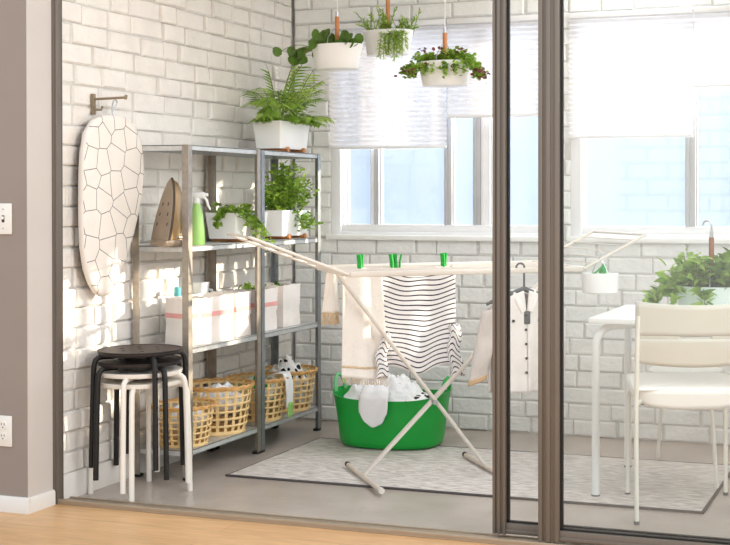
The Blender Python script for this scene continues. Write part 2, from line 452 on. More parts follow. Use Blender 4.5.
# windows ---------------------------------------------------------------------
def window(name, x0, x1, mull, panes):
    r = sroot(name, (x0, 0, W1[2]))
    w = x1-x0; h = W1[3]-W1[2]
    b = B()
    for lo, hi in (((0, .012, 0), (.055, .13, h)), ((w-.055, .012, 0), (w, .13, h)), ((.01, .016, .001), (w-.01, .126, .03)), ((.01, .016, h-.05), (w-.01, .126, h-.001))):
        box(b, lo, hi, .004)
    # inner sash rails
    box(b, (.05, .03, .028), (w-.05, .09, .068), .004)
    obj('window_frame', b, M['win_white'], r)
    b = B(); box(b, (-.012, -.028, -.012), (w+.012, .06, .014), .004); obj('window_sill', b, M['white_paint'], r)
    for q, (a, c, mm) in enumerate(mull):
        o_ = .0015*q; b = B(); box(b, (a-x0, .032+o_, .045), (c-x0, .1-o_, h-.04), .003); box(b, (a-x0+.006, .024+o_, .066), (a-x0+(c-a)*.45, .034+o_, h-.042), .002)
        obj('mullion', b, mm, r)
    for (a, c) in panes:
        b = B(); box(b, (a-x0, .068, .058), (c-x0, .072, h-.04)); obj('window_pane', b, M['win_glass'], r, smooth=0)
        b = B()
        for lo, hi in (((a-x0, .05, .056), (a-x0+.006, .075, h-.04)), ((c-x0-.006, .05, .056), (c-x0, .075, h-.04)), ((a-x0, .05, .056), (c-x0, .075, .063))):
            box(b, lo, hi)
        obj('pane_bead', b, M['win_grey'], r)
    return r
window('window_1', W1[0], W1[1], [(.432, .456, M['win_white']), (.456, .480, M['win_grey']), (.845, .887, M['win_grey']), (1.003, 1.043, M['win_grey']), (1.043, 1.095, M['win_white'])],
       [(.288, .434), (.48, .847), (.887, 1.004), (1.095, 1.372)])
window('window_2', W2[0], W2[1], [(2.092, 2.142, M['win_grey']), (2.66, 2.70, M['win_white'])], [(1.575, 2.094), (2.142, 2.662), (2.70, 3.0)])

def blind(label, x0, x1, zb, zt=2.085, y=-.016):
    t = thing('pleated_blind', label, 'window blind', ((x0+x1)/2, y, zt), 0, 'pleated blinds')
    w = (x1-x0)/2; n = int((zt-zb-.03)/.0125)
    b = B(); box(b, (-w, -.014, -.028), (w, .012, 0), .004); obj('headrail', b, M['win_white'], t)
    b = B(); H = zt-zb-.012
    pts = []
    for i in range(n+1):
        z = -.026-(H-.026)*i/n
        pts.append((-.012 if i % 2 else .006, z))
    loft(b, [[(x, p[0], p[1]) for i, p in enumerate(pts)] for x in (-w, -w*.33, w*.33, w)], cap=False, closed=False)
    obj('pleated_fabric', b, M['blind'], t, smooth=0)
    b = B(); box(b, (-w, -.013, -(zt-zb)), (w, .009, -(zt-zb)+.013), .003); obj('bottom_rail', b, M['win_white'], t)
blind('white pleated blind over the far left window, lowered furthest beside the brick corner', .222, .878, 1.432)
blind('white pleated blind above the drying rack, next to the corner window blind', .884, 1.40, 1.583)
blind('wide white pleated blind seen through the glass right of the thick door stile', 1.525, 2.137, 1.47)
blind('white pleated blind pulled highest, at the far right window', 2.143, 2.8, 1.705)

# neighbouring building beyond the windows
bm = B(); box(bm, (-5, 2.6, -1), (3.6, 2.9, 4.2)); nb = obj('neighbouring_wall', bm, M['ext'], None)
nb['kind'] = 'structure'
bm = B()
for k in range(26):
    z = .2+k*.11; box(bm, (1.15, 2.592, z), (3.6, 2.6, z+.018))
    for i in range(9):
        x = 1.2+i*.29+(.145 if k % 2 else 0); box(bm, (x, 2.592, z+.018), (x+.015, 2.6, z+.11))
obj('brick_joints', bm, M['ext_line'], nb)

# ------------------------------------------------------------------ shelving units
SH_Z = (.125, .55, .977, 1.40)
def shelving(label, y0, metal, shelf_metal):
    t = thing('shelving_unit', label, 'shelf', (.147, y0+.3, 0), 0, 'steel shelving units')
    X, Y = .135, .297
    for sx in (-1, 1):
        for sy in (-1, 1):
            b = B(); cx, cy = sx*X, sy*Y; w, th = .030, .0035
            ol = [(cx, cy), (cx-sx*w, cy), (cx-sx*w, cy-sy*th), (cx-sx*th, cy-sy*th), (cx-sx*th, cy-sy*w), (cx, cy-sy*w)]
            prism(b, ol, 2, .012, 1.4)
            p = obj('post', b, metal, t, smooth=0)
            b = B(); box(b, (min(cx, cx-sx*.030), min(cy, cy-sy*.030), 0), (max(cx, cx-sx*.030), max(cy, cy-sy*.030), .013), .002)
            obj('foot', b, M['black_plastic'], p)
    for z in SH_Z:
        b = B(); x, y = X-.004, Y-.004; d = .024
        box(b, (-x, -y, z-.004), (x, y, z-.001))
        for lo, hi in (((x-.003, -y, z-d), (x, y, z)), ((-x, -y, z-d), (-x+.003, y, z)), ((-x, -y, z-d), (x, -y+.003, z)), ((-x, y-.003, z-d), (x, y, z)),
                       ((x-.014, -y, z-d), (x, y, z-d+.002)), ((-x, -y, z-d), (-x+.014, y, z-d+.002))):
            box(b, lo, hi)
        obj('shelf', b, shelf_metal, t, smooth=0)
shelving('galvanised steel shelf unit nearer the door, holding the iron and spray bottle', -1.433, M['galv_warm'], M['galv_light'])
shelving('galvanised steel shelf unit in the brick corner, palm pot on its top', -.833, M['galv'], M['galv_light'])

# ------------------------------------------------------------------ plants
def leaf(bm, p, d, L, W, nrm, curl=.15, pts=3, shape='oval'):
    p = Vector(p); d = Vector(d).normalized(); nrm = Vector(nrm)
    s = d.cross(nrm)
    if s.length < 1e-4: s = d.orthogonal()
    s.normalize(); u = s.cross(d)
    prof = {'oval': (0.12, .85, 1., .65, 0), 'round': (.45, .95, 1., .85, .3), 'lance': (.2, .8, .75, .4, 0), 'heart': (.7, 1., .8, .42, 0), 'lobed': (.35, .9, .55, .6, .05)}[shape]
    prev = None
    for i, k in enumerate(prof):
        t = i/(len(prof)-1)
        c = p+d*L*t+u*(-curl*L*t*t)
        w = W*.5*k
        a = bm.verts.new(c+s*w+u*w*.25) ; m_ = bm.verts.new(c) ; b = bm.verts.new(c-s*w+u*w*.25)
        if prev:
            bm.faces.new((prev[0], prev[1], m_, a)); bm.faces.new((prev[1], prev[2], b, m_))
        prev = (a, m_, b)

def rnd_dir(rg, up=.3):
    a = rg.uniform(0, 2*PI); z = rg.uniform(-.4, 1)+up
    return Vector((math.cos(a), math.sin(a), z)).normalized()

def stem_pts(p0, d, L, droop, n=6):
    p = Vector(p0); d = Vector(d).normalized(); out = [p.copy()]
    for i in range(n):
        d = (d+Vector((0, 0, -droop))).normalized(); p = p+d*(L/n); out.append(p.copy())
    return out

def rect_planter(label, loc, w, d, h, rz=0., feet=True, group=None):
    t = thing('planter_box', label, 'plant pot', loc, rz, group)
    b = B(); z0 = .016 if feet else 0; tp = .86
    def rr(sx, sy, z, r=.008):
        x, y = w/2*sx, d/2*sy; o = []
        for cx, cy, a0 in ((x-r, y-r, 0), (-x+r, y-r, 90), (-x+r, -y+r, 180), (x-r, -y+r, 270)):
            for k in range(4): o.append((cx+r*math.cos(R(a0+k*30)), cy+r*math.sin(R(a0+k*30)), z))
        return o
    loft(b, [rr(tp, tp+.04, z0), rr(1, 1, z0+h), rr(.95, .97, z0+h), rr(.9, .92, z0+h-.03)])
    obj('pot', b, M['pot_white'], t)
    b = B(); box(b, (-w/2*.9, -d/2*.92, z0+h-.034), (w/2*.9, d/2*.92, z0+h-.02)); obj('soil', b, M['soil'], t)
    if feet:
        for s in (-1, 1):
            b = B(); tube(b, [(-w*.47, s*d*.27, .009), (w*.5, s*d*.27, .009)], .008, 10); lathe(b, [(.004, -.012), (.012, -.010), (.013, 0), (.012, .010), (.004, .012)], 12, c=(0, 0, 0), cap1=True) if False else None
            k = B(); kp = [(w*.46, s*d*.27, .0125), (w*.53, s*d*.27, .0125)]
            tube(b, kp, .0125, 12)
            obj('wooden_foot', b, M['wood_orange'], t); k.free()
    return t, z0+h

# palm on the far unit
t, zt = rect_planter('white tapered pot on wooden feet with feathery palm on top of the shelves', (.190, -.47, 1.4), .155, .30, .132, group='white planters')
rg = random.Random(5); f = B(); fl = B(); st = B()
for i in range(34):
    if i < 13:      # tall arching fronds leaning towards the door end
        p0 = (rg.uniform(-.03, .03), rg.uniform(-.12, -.05), zt-.03); d = Vector((rg.uniform(-.05, .5), rg.uniform(-.75, -.05), 1.2)); L = rg.uniform(.24, .37)
    elif i < 20:   # upright fronds in the middle
        p0 = (rg.uniform(-.03, .03), rg.uniform(-.02, .08), zt-.03); d = Vector((rg.uniform(-.1, .4), rg.uniform(-.2, .6), 1.1)); L = rg.uniform(.28, .38)
    else:
        a = rg.uniform(-PI*.6, PI*.6); p0 = (rg.uniform(-.02, .05), rg.uniform(-.1, .12), zt-.03); d = Vector((math.cos(a)*.8, math.sin(a)*.9, .9)); L = rg.uniform(.14, .24)
    if p0[0]+d.normalized().x*L*1.2 < -.09: d.x = abs(d.x)
    ps = stem_pts(p0, d, L, .20 if i < 13 else .13, 9); tube(st, ps, .0022, 5)
    for j in range(5 if i < 20 else 3, len(ps)):
        dd = (ps[j]-ps[j-1]).normalized(); side = dd.cross(Vector((0, 0, 1))).normalized(); up = side.cross(dd)
        for s in (-1, 1):
            for k in (0, .5):
                p = ps[j-1].lerp(ps[j], k)
                leaf(f if i % 2 else fl, p, dd*.55+side*s+up*-.15, rg.uniform(.05, .082)*(1-.45*abs(j/len(ps)-.6)), .0155, up, .25, shape='lance')
    leaf(f, ps[-1], ps[-1]-ps[-2], .05, .01, (0, 0, 1), shape='lance')
for i in range(260):
    p = Vector((rg.gauss(.02, .035), rg.gauss(.07, .045), zt+rg.uniform(-.01, .14)))
    leaf(f if i % 3 else fl, p, rnd_dir(rg, .1), rg.uniform(.04, .075), .013, rnd_dir(rg, .8), .3, shape='lance')
obj('palm_foliage', f, M['leaf_mid'], t); obj('palm_foliage', fl, M['leaf_light'], t); obj('stems', st, M['stem'], t)

# ivy pot on the iron shelf
t, zt = rect_planter('white pot with trailing ivy on the middle shelf, beside the spray bottle', (.165, -.845, .977), .165, .29, .118, group='white planters')
rg = random.Random(8); f = B(); f2 = B(); st = B()
for i in range(34):
    a = rg.uniform(0, 2*PI); p0 = (rg.uniform(-.05, .06), rg.uniform(-.13, .12), zt-.025)
    d = Vector((math.cos(a)*.9+.2, math.sin(a)*.9, rg.uniform(.35, 1.2))); L = rg.uniform(.08, .19)
    if i < 5: d = Vector((.2, -1.0, .9)); L = .12; p0 = (.0, -.12, zt-.025)
    elif i < 14: d = Vector((.9, rg.uniform(-.3, .3), .4)); L = rg.uniform(.12, .2); p0 = (.05, rg.uniform(-.12, -.02), zt-.02)
    else: d = Vector((d.x*.5, d.y*.6, 1.1)); L = rg.uniform(.05, .15)
    if p0[0]+d.normalized().x*L < -.11: d.x = .3
    ps = stem_pts(p0, d, L, .3, 7); tube(st, ps, .0014, 4)
    for j in range(2, len(ps)):
        for k in range(2):
            leaf(f if rg.random() < .5 else f2, ps[j]+Vector((rg.uniform(-.01, .01), rg.uniform(-.01, .01), rg.uniform(-.005, .01))), rnd_dir(rg, -.1), rg.uniform(.019, .030), rg.uniform(.017, .027), rnd_dir(rg, .9), .2, shape='heart')
obj('ivy_leaves', f, M['leaf_mid'], t); obj('ivy_leaves', f2, M['leaf_fresh'], t); obj('stems', st, M['stem'], t)

# parsley pot
t, zt = rect_planter('white pot of bushy leafy parsley on the middle shelf in the corner unit', (.175, -.435, .977), .16, .29, .125, group='white planters')
rg = random.Random(9); f = B(); f2 = B(); st = B()
for i in range(60):
    a = rg.uniform(0, 2*PI); sp = rg.uniform(0, .5)
    p0 = (rg.uniform(-.05, .05), rg.uniform(-.11, .12), zt-.025); L = rg.uniform(.1, .235)*(1.1 if p0[1] > -.06 else .7)
    d = Vector((math.cos(a)*sp+.08, math.sin(a)*sp, 1))
    if i < 4: d = Vector((.9, rg.uniform(-.4, .4), .35)); L = .10; p0 = (.05, rg.uniform(-.12, .12), zt-.02)
    ps = stem_pts(p0, d, L, .03 if i >= 6 else .4, 6); tube(st, ps, .0014, 4)
    for j in range(2, len(ps)):
        for k in range(5):
            leaf(f if rg.random() < .45 else f2, ps[j]+Vector([rg.gauss(0, .014) for _ in range(3)]), rnd_dir(rg, .2), rg.uniform(.018, .036), rg.uniform(.014, .026), rnd_dir(rg, .8), .2, shape='lobed')
obj('parsley_leaves', f, M['leaf_mid'], t); obj('parsley_leaves', f2, M['leaf_fresh'], t); obj('stems', st, M['stem'], t)

# keep the foliage on the shelves clear of the wall bricks
for o in bpy.data.objects:
    if o.type == 'MESH' and o.parent and o.parent.name.startswith('planter_box'):
        for v in o.data.vertices: v.co.x = max(v.co.x, .016-o.parent.location.x+.02*random.random())
# hanging pots ------------------------------------------------------------------
def hang_pot(label, loc, rail_z, w=.265, h=.112, handle=.135, rz=R(-8), material=None, wood=None, cord=True, hook=False, off=0., cat='hanging planter', group='hanging pots'):
    """loc = underside of the pot"""
    t = thing('hanging_pot', label, cat, loc, rz, group)
    b = B(); r = w/2
    prof = [(r*.80, 0), (r*.835, .004), (r*.88, h*.4), (r, h), (r*.975, h+.001), (r*.93, h-.03)]
    lathe(b, prof, 40, 1, .62); obj('pot', b, material or M['pot_white'], t)
    b = B(); lathe(b, [(r*.93, h-.03)], 32, 1, .62, cap0=True); obj('soil', b, M['soil'], t)
    # wooden handle rising from a wire bow, with a hook and cord above
    b = B(); tube(b, [(0, -r*.60, h-.004), (0, -r*.55, h+.03), (0, -r*.2, h+.075), (0, 0, h+.085), (0, r*.2, h+.075), (0, r*.55, h+.03), (0, r*.60, h-.004)], .0022, 6)
    obj('wire_bow', b, M['steel'], t)
    b = B(); z0 = h-.02; z1 = h+handle
    tube(b, [(off, 0, z0), (off, 0, z1)], .0105, 14); obj('wooden_handle', b, wood or M['wood_orange'], t)
    b = B(); tube(b, [(off, 0, z1), (off, 0, z1+.022)], .008, 10)
    if hook:
        z = z1+.02; tube(b, [(off, 0, z), (off, 0, z+.03)]+[(off-.017+.017*math.cos(R(a)), 0, z+.03+.017*math.sin(R(a))) for a in range(15, 196, 20)], .0042, 8)
        obj('hook', b, M['steel'], t)
    else:
        obj('ferrule', b, M['steel'], t)
        b = B(); tube(b, [(off, 0, z1+.02), (off, 0, rail_z-loc[2]-.004)], .0026, 6)
        tube(b, [(off, .008*math.cos(R(a)), rail_z-loc[2]+.002+.012*math.sin(R(a))) for a in range(-90, 270, 30)], .0026, 6, closed=True)
        obj('cord', b, M['cord'], t)
    return t, h
RAILZ = WZ-.012
t, h = hang_pot('white hanging pot of round coin-shaped leaves, leftmost of the three', (.535, -.56, 1.788), RAILZ, w=.272, h=.115, handle=.135)
rg = random.Random(12); f = B(); st = B()
for i in range(64):
    a = rg.uniform(0, 2*PI)
    p0 = Vector((rg.uniform(-.11, .11), rg.uniform(-.05, .05), h-.02))
    d = Vector((rg.uniform(-.6, .6), rg.uniform(-.7, .3), 1)); L = rg.uniform(.02, .075); dr = .1; p0.x = rg.uniform(-.12, .03) if i % 4 else rg.uniform(.03, .12)
    if i < 20: p0.x = -.1; d = Vector((-1., rg.uniform(-.6, .3), rg.uniform(.3, .9))); L = rg.uniform(.06, .2); dr = .22
    if abs(p0.x) < .035: p0.y = abs(p0.y)+.02
    ps = stem_pts(p0, d, L, dr, 6); tube(st, ps, .0016, 4)
    leaf(f, ps[-1]-Vector((0, 0, .015)), Vector((rg.uniform(-.6, .6), rg.uniform(-.5, .1), rg.uniform(-.2, 1))), rg.uniform(.034, .05), rg.uniform(.034, .05), Vector((rg.uniform(-.3, .6), -1, rg.uniform(.1, .9))), .1, shape='round')
obj('round_leaves', f, M['leaf_dark'], t); obj('stems', st, M['stem'], t)

t, h = hang_pot('white hanging pot of spiky rosemary-like sprigs, middle of the three and highest', (.70, -.34, 1.872), RAILZ, w=.272, h=.118, handle=.16)
rg = random.Random(13); f = B(); f2 = B(); st = B()
for i in range(58):
    p0 = Vector((rg.uniform(-.12, .12), rg.uniform(-.06, .06), h-.02))
    d = Vector((rg.uniform(-.7, .7)+p0.x*3, rg.uniform(-.6, .6), 1)); L = rg.uniform(.05, .14); dr = .1
    if i < 22:
        d = Vector((rg.uniform(.1, .8), -.9, .6)); L = rg.uniform(.09, .19); dr = .45; p0.x = rg.uniform(.0, .125); p0.y = -.05
    ps = stem_pts(p0, d, L, dr, 8); tube(st, ps, .0015, 4)
    for j in range(1, len(ps)):
        for k in range(3):
            leaf(f if rg.random() < .5 else f2, ps[j], (ps[j]-ps[j-1]).normalized()+rnd_dir(rg, 0)*.9, rg.uniform(.018, .03), .006, rnd_dir(rg, .5), .1, shape='lance')
obj('sprigs', f, M['leaf_mid'], t); obj('sprigs', f2, M['leaf_light'], t); obj('stems', st, M['stem'], t)

t, h = hang_pot('white hanging pot of fine clover foliage with dark red flecks, rightmost of the three', (1.06, -.5, 1.700), RAILZ, w=.275, h=.112, handle=.135)
rg = random.Random(14); f = B(); f2 = B(); fw = B(); st = B()
for i in range(110):
    p0 = Vector((rg.uniform(-.12, .12), rg.uniform(-.06, .06), h-.02))
    d = Vector((rg.uniform(-.6, .6)+p0.x*2.5, rg.uniform(-.5, .4), 1)); L = rg.uniform(.03, .065); dr = .04
    if i < 14: d = Vector((p0.x*6, -.9, .5)); p0.y = -.055; L = rg.uniform(.04, .10); dr = .4
    if i > 95: p0.x = .12; d = Vector((1, -.5, .8)); L = .14; dr = .35
    if 88 < i <= 95: p0.x = -.12; d = Vector((-1, -.2, .6)); L = .09; dr = .3
    ps = stem_pts(p0, d, L, dr, 6); tube(st, ps, .0012, 4)
    for j in range(2, len(ps)):
        for k in range(4):
            leaf(f if rg.random() < .5 else f2, ps[j]+Vector([rg.gauss(0, .008) for _ in range(3)]), rnd_dir(rg, .1), rg.uniform(.014, .022), rg.uniform(.012, .02), rnd_dir(rg, .8), .2, shape='heart')
    if i % 3 == 0 or 88 < i:
        for k in range(3):
            leaf(fw, ps[-1]+Vector([rg.gauss(0, .012) for _ in range(3)])+Vector((0, 0, .012)), rnd_dir(rg, .3), .017, .015, rnd_dir(rg, .6), .2, shape='round')
obj('clover_leaves', f, M['leaf_mid'], t); obj('clover_leaves', f2, M['leaf_fresh'], t); obj('dark_red_leaves', fw, M['flower'], t); obj('stems', st, M['stem'], t)

# ------------------------------------------------------------------ ironing board on its wall hook
bx_, bz_ = .045, 1.165
outl = [(-1.614, 1.517), (-1.690, 1.510), (-1.750, 1.487), (-1.795, 1.437), (-1.815, 1.36), (-1.822, 1.27), (-1.824, 1.17), (-1.823, 1.07), (-1.818, .98), (-1.800, .90), (-1.772, .842), (-1.738, .802), (-1.700, .783),
        (-1.655, .785), (-1.617, .815), (-1.580, .865), (-1.535, .94), (-1.490, 1.03), (-1.455, 1.12), (-1.430, 1.21), (-1.418, 1.30), (-1.425, 1.38), (-1.447, 1.44), (-1.49, 1.487), (-1.545, 1.512)]
t = thing('ironing_board', 'cream ironing board with black geometric line pattern hanging on the brick wall', 'ironing board', (0, -1.61, .783))
def offs(k):
    cy, cz = -1.62, 1.17
    return [((y-cy)*k+cy, (z-cz)*k+cz) for y, z in outl]
b = B(); X0 = .028
rings = []
for k, x in ((.97, X0), (1.0, X0+.006), (1.0, X0+.020), (.985, X0+.028), (.93, X0+.0305)):
    rings.append([(x, y+1.62, z-.783) for y, z in offs(k)])
loft(b, rings); obj('padded_cover', b, M['board_cover'], t, smooth=60)
b = B(); loft(b, [[(x, y+1.62, z-.783) for y, z in offs(k)] for k, x in ((.93, X0-.008), (.93, X0+.002))]); obj('metal_base', b, M['iron_dark'], t)
b = B(); tube(b, [(.045, -.0, .725), (.045, -.005, .760), (.046, .003, .79), (.046, .02, .798), (.046, .03, .785), (.046, .02, .768), (.045, .0, .75)], .0028, 6); obj('hanging_loop', b, M['steel'], t)
t = thing('wall_hook', 'metal wall hook with projecting arm above the ironing board', 'hook', (0, -1.678, 1.54))
b = B(); box(b, (-.004, -.008, -.026), (.010, .008, .058), .002); obj('wall_plate', b, M['brass'], t)
b = B(); tube(b, [(.008, 0, .036), (.12, .052, .044)], .005, 8); tube(b, [(.119, .051, .036), (.121, .053, .054)], .006, 8)
tube(b, [(.008, 0, -.005), (.030, .015, -.006), (.034, .018, .008)], .005, 8); obj('arm', b, M['brass'], t)

# ------------------------------------------------------------------ stools
def holed_disc(bm, r, zt, th, holes, hr, seg=48):
    t = bmesh.new(); es = []
    def ring(cx, cy, rr, n):
        vs = [t.verts.new((cx+rr*math.cos(2*PI*k/n), cy+rr*math.sin(2*PI*k/n), 0)) for k in range(n)]
        for k in range(n): es.append(t.edges.new((vs[k], vs[(k+1) % n])))
    ring(0, 0, r, seg)
    for (cx, cy) in holes: ring(cx, cy, hr, 14)
    bmesh.ops.triangle_fill(t, use_beauty=True, edges=es)
    ext = bmesh.ops.extrude_face_region(t, geom=t.faces[:])
    for v in [x for x in ext['geom'] if isinstance(x, bmesh.types.BMVert)]: v.co.z -= th
    for v in t.verts: v.co.z += zt
    merge(bm, t)

def stool(label, z, rz, seat_m, leg_m, first=None):
    if first: return dup(first, (.205, -1.655, z), rz, label)
    t = thing('stool', label, 'stool', (.205, -1.655, z), rz, 'stacked round stools')
    hs = [(0, 0)]+[(.078*math.cos(2*PI*k/6+.3), .078*math.sin(2*PI*k/6+.3)) for k in range(6)]
    b = B(); holed_disc(b, .163, .452, .008, hs, .0105); s = obj('seat', b, seat_m, t)
    b = B(); lathe(b, [(.1625, .446), (.164, .449), (.1635, .453), (.161, .4535)], 48, cap0=False); lathe(b, [(.163, .446), (.161, .437), (.155, .435)], 48, cap0=False); obj('rim', b, leg_m, s)
    b = B(); lathe(b, [(.05, .428), (.11, .428), (.11, .444), (.05, .444)], 32, cap0=False); obj('under_ring', b, leg_m, t)
    for k in range(4):
        a = R(90*k); c, s_ = math.cos(a), math.sin(a); b = B()
        pr = [(.10, .431), (.150, .431), (.166, .428), (.176, .419), (.181, .404), (.1835, .38), (.189, .2), (.193, .0)]
        tube(b, [(c*r, s_*r, zz) for r, zz in pr], .0105, 12)
        obj('leg', b, leg_m, t)
    return t
s0 = stool('white metal stool at the bottom of the stack, feet on the floor', 0, R(25), M['stool_white'], M['stool_white'])
stool('white metal stool second from the bottom of the stack', .04, R(15), 0, 0, s0)
s2 = stool('black stool third from the bottom, just above the white stools', .08, R(65), M['stool_seat'], M['stool_black'])
stool('black stool on top of the stack with a perforated dark brown seat', .122, R(52), 0, 0, s2)

# ------------------------------------------------------------------ things on the iron shelf
t = thing('steam_iron', 'beige steam iron standing upright on its heel on the middle shelf', 'iron', (.185, -1.425, .977), R(70))
# local: soleplate faces -x, tip up (+z), width along y
def sole(k, z0=.022, H=.265):
    o = []
    for i in range(13):
        a = i/12; o.append((.062*k*math.cos(a*PI/2)**.62 if a < 1 else 0, z0+H*(.02+.98*a**.85)*(1 if k == 1 else .985)))
    pts = [(w, z) for w, z in o]+[(-w, z) for w, z in o[-2::-1]]
    return pts
b = B(); loft(b, [[(x, y, z) for y, z in sole(k)] for k, x in ((.97, -.045), (1, -.043), (1, -.036), (.97, -.034))]); obj('soleplate', b, M['iron_dark'], t)
b = B(); loft(b, [[(x, y, z) for y, z in sole(k)] for k, x in ((.90, -.0475), (.93, -.0455))]); obj('soleplate_face', b, M['iron_metal'], t)
for sx in (-1, 1):
    for i in range(3):
        b = B(); z = .085+.042*i; y = sx*(.034-.008*i); box(b, (-.0485, y-.003, z), (-.047, y+.003, z+.014), .0008)
        obj('steam_vent', b, M['slot'], t)
b = B()
def body(w, zs, x): return [(x, y*w, z*zs+.022*(1-zs)) for y, z in sole(1)]
loft(b, [body(.93, .97, -.036), body(.9, .93, -.01), body(.7, .82, .015), body(.45, .66, .03)]); obj('body', b, M['iron_gold'], t, smooth=60)
b = B(); tube(b, [(.02, 0, .205), (.05, 0, .20), (.066, 0, .175), (.066, 0, .09), (.058, 0, .05), (.02, 0, .035)], [.012, .013, .014, .015, .014, .014], 10); obj('handle', b, M['iron_metal'], t)
for o_ in t.children:
    for v in o_.data.vertices: v.co.x += .22*(v.co.z-.03)
b = B(); box(b, (-.055, -.058, 0), (.072, .058, .028), .009); box(b, (-.035, -.05, .024), (.06, .05, .045), .008); obj('heel', b, M['iron_metal'], t)

t = thing('spray_bottle', 'pale green spray bottle with white trigger head on the middle shelf', 'spray bottle', (.215, -1.262, .977), R(15))
b = B(); lathe(b, [(.034, 0), (.036, .006), (.034, .06), (.027, .13), (.0165, .165), (.0135, .182)], 28, cap1=True); obj('bottle', b, M['bottle_green'], t)
b = B(); lathe(b, [(.0155, .178), (.0155, .2), (.012, .203)], 20, cap1=True)
box(b, (-.024, -.012, .2), (.036, .012, .226), .006); box(b, (.034, -.007, .208), (.05, .007, .222), .003)
obj('spray_head', b, M['bottle_white'], t)
b = B(); tube(b, [(.032, 0, .205), (.044, 0, .19), (.05, 0, .168), (.060, 0, .15)], [.006, .006, .005, .004], 8); obj('trigger', b, M['bottle_white'], t)

# ------------------------------------------------------------------ paper bags
def bag(label, y, w, d, h, rz, x=.15, stripe=True, seed=1):
    t = thing('paper_bag', label, 'bag', (x, y, .55), rz, 'white bags on the second shelf')
    rg = random.Random(seed); b = B(); n = 8
    def ring(z, k, ax=0.):
        o = []
        for (x0, y0, x1, y1) in ((-1, -1, 1, -1), (1, -1, 1, 1), (1, 1, -1, 1), (-1, 1, -1, -1)):
            for i in range(n):
                s = i/n; px, py = x0+(x1-x0)*s, y0+(y1-y0)*s
                j = .004*fbm((px*2+seed, py*2, z*14), 1.3)
                o.append(((px*d/2)*k+j+ax*.01*px, (py*w/2)*k+j, z+(.006*fbm((px*3, py*3, seed), 1) if z > h*.8 else 0)))
        return o
    loft(b, [ring(0, .97), ring(.004, 1.), ring(h*.25, .985), ring(h*.45, .95), ring(h*.5, .985), ring(h*.75, 1.), ring(h*.93, 1.01), ring(h, 1.02), ring(h*.999, .985), ring(h*.7, .95)], cap=False)
    obj('bag_body', b, M['bag'], t, smooth=35)
    if stripe:
        b = B(); loft(b, [[(p[0]*1.012, p[1]*1.012, p[2]) for p in ring(h*z, k)] for z, k in ((.58, .990), (.68, .996))], cap=False); obj('red_band', b, M['bag_red'], t)
    return t
bag('white bag with faded red band nearest the door, behind the near shelf post', -1.275, .13, .145, .20, R(-20), x=.182, seed=1)
bag('white bag with faded red band right of the near shelf post', -1.12, .165, .15, .20, R(-3), x=.182, seed=2)
bag('white bag with red band left of the middle posts, behind a pale pouch', -.935, .14, .145, .20, R(2), x=.177, seed=3)
bag('white bag with red band just right of the middle shelf posts', -.70, .15, .19, .20, R(0), x=.155, seed=4)
bag('plain white bag without band at the far end of the second shelf', -.47, .17, .19, .205, R(0), x=.15, stripe=False, seed=5)
# detergent bottle with teal cap and a folded white cloth peeping out behind the bags
t = thing('detergent_bottle', 'white bottle with teal cap standing behind the bag by the near post', 'bottle', (.058, -1.17, .55))
b = B(); lathe(b, [(.026, 0), (.030, .005), (.030, .14), (.016, .18), (.013, .20)], 24, cap1=True); obj('bottle', b, M['bottle_white'], t)
b = B(); lathe(b, [(.0145, .196), (.0155, .2), (.0145, .232), (.010, .236)], 20, cap1=True); obj('cap', b, M['teal'], t)
t = thing('white_pitcher', 'white jug with a spout standing behind the second bag', 'jug', (.056, -.985, .55))
b = B(); lathe(b, [(.036, 0), (.040, .01), (.040, .13), (.036, .20), (.041, .245), (.038, .244), (.034, .2), (.037, .13), (.036, .02)], 28); obj('jug_body', b, M['bottle_white'], t)
b = B(); tube(b, [(.01, .036, .21), (.014, .072, .205), (.014, .078, .16), (.01, .038, .10)], .007, 8); obj('handle', b, M['bottle_white'], t)

def sprout(label, loc, m, n, spread, seed):
    rg = random.Random(seed); f = B()
    for i in range(n):
        leaf(f, (rg.gauss(0, spread), rg.gauss(0, spread*1.5), rg.uniform(-.03, .015)), rnd_dir(rg, .5), rg.uniform(.03, .05), .02, rnd_dir(rg, .8), .2)
    o = obj('leaf_bunch', f, m); o.location = loc; return tag(o, label, 'leaves')
sprout('green leaves poking out of the bag right of the middle posts', (.14, -.70, .735), M['leaf_mid'], 26, .022, 3)
sprout('dark green leaves poking out of the plain white bag', (.14, -.455, .735), M['leaf_dark'], 14, .016, 4)

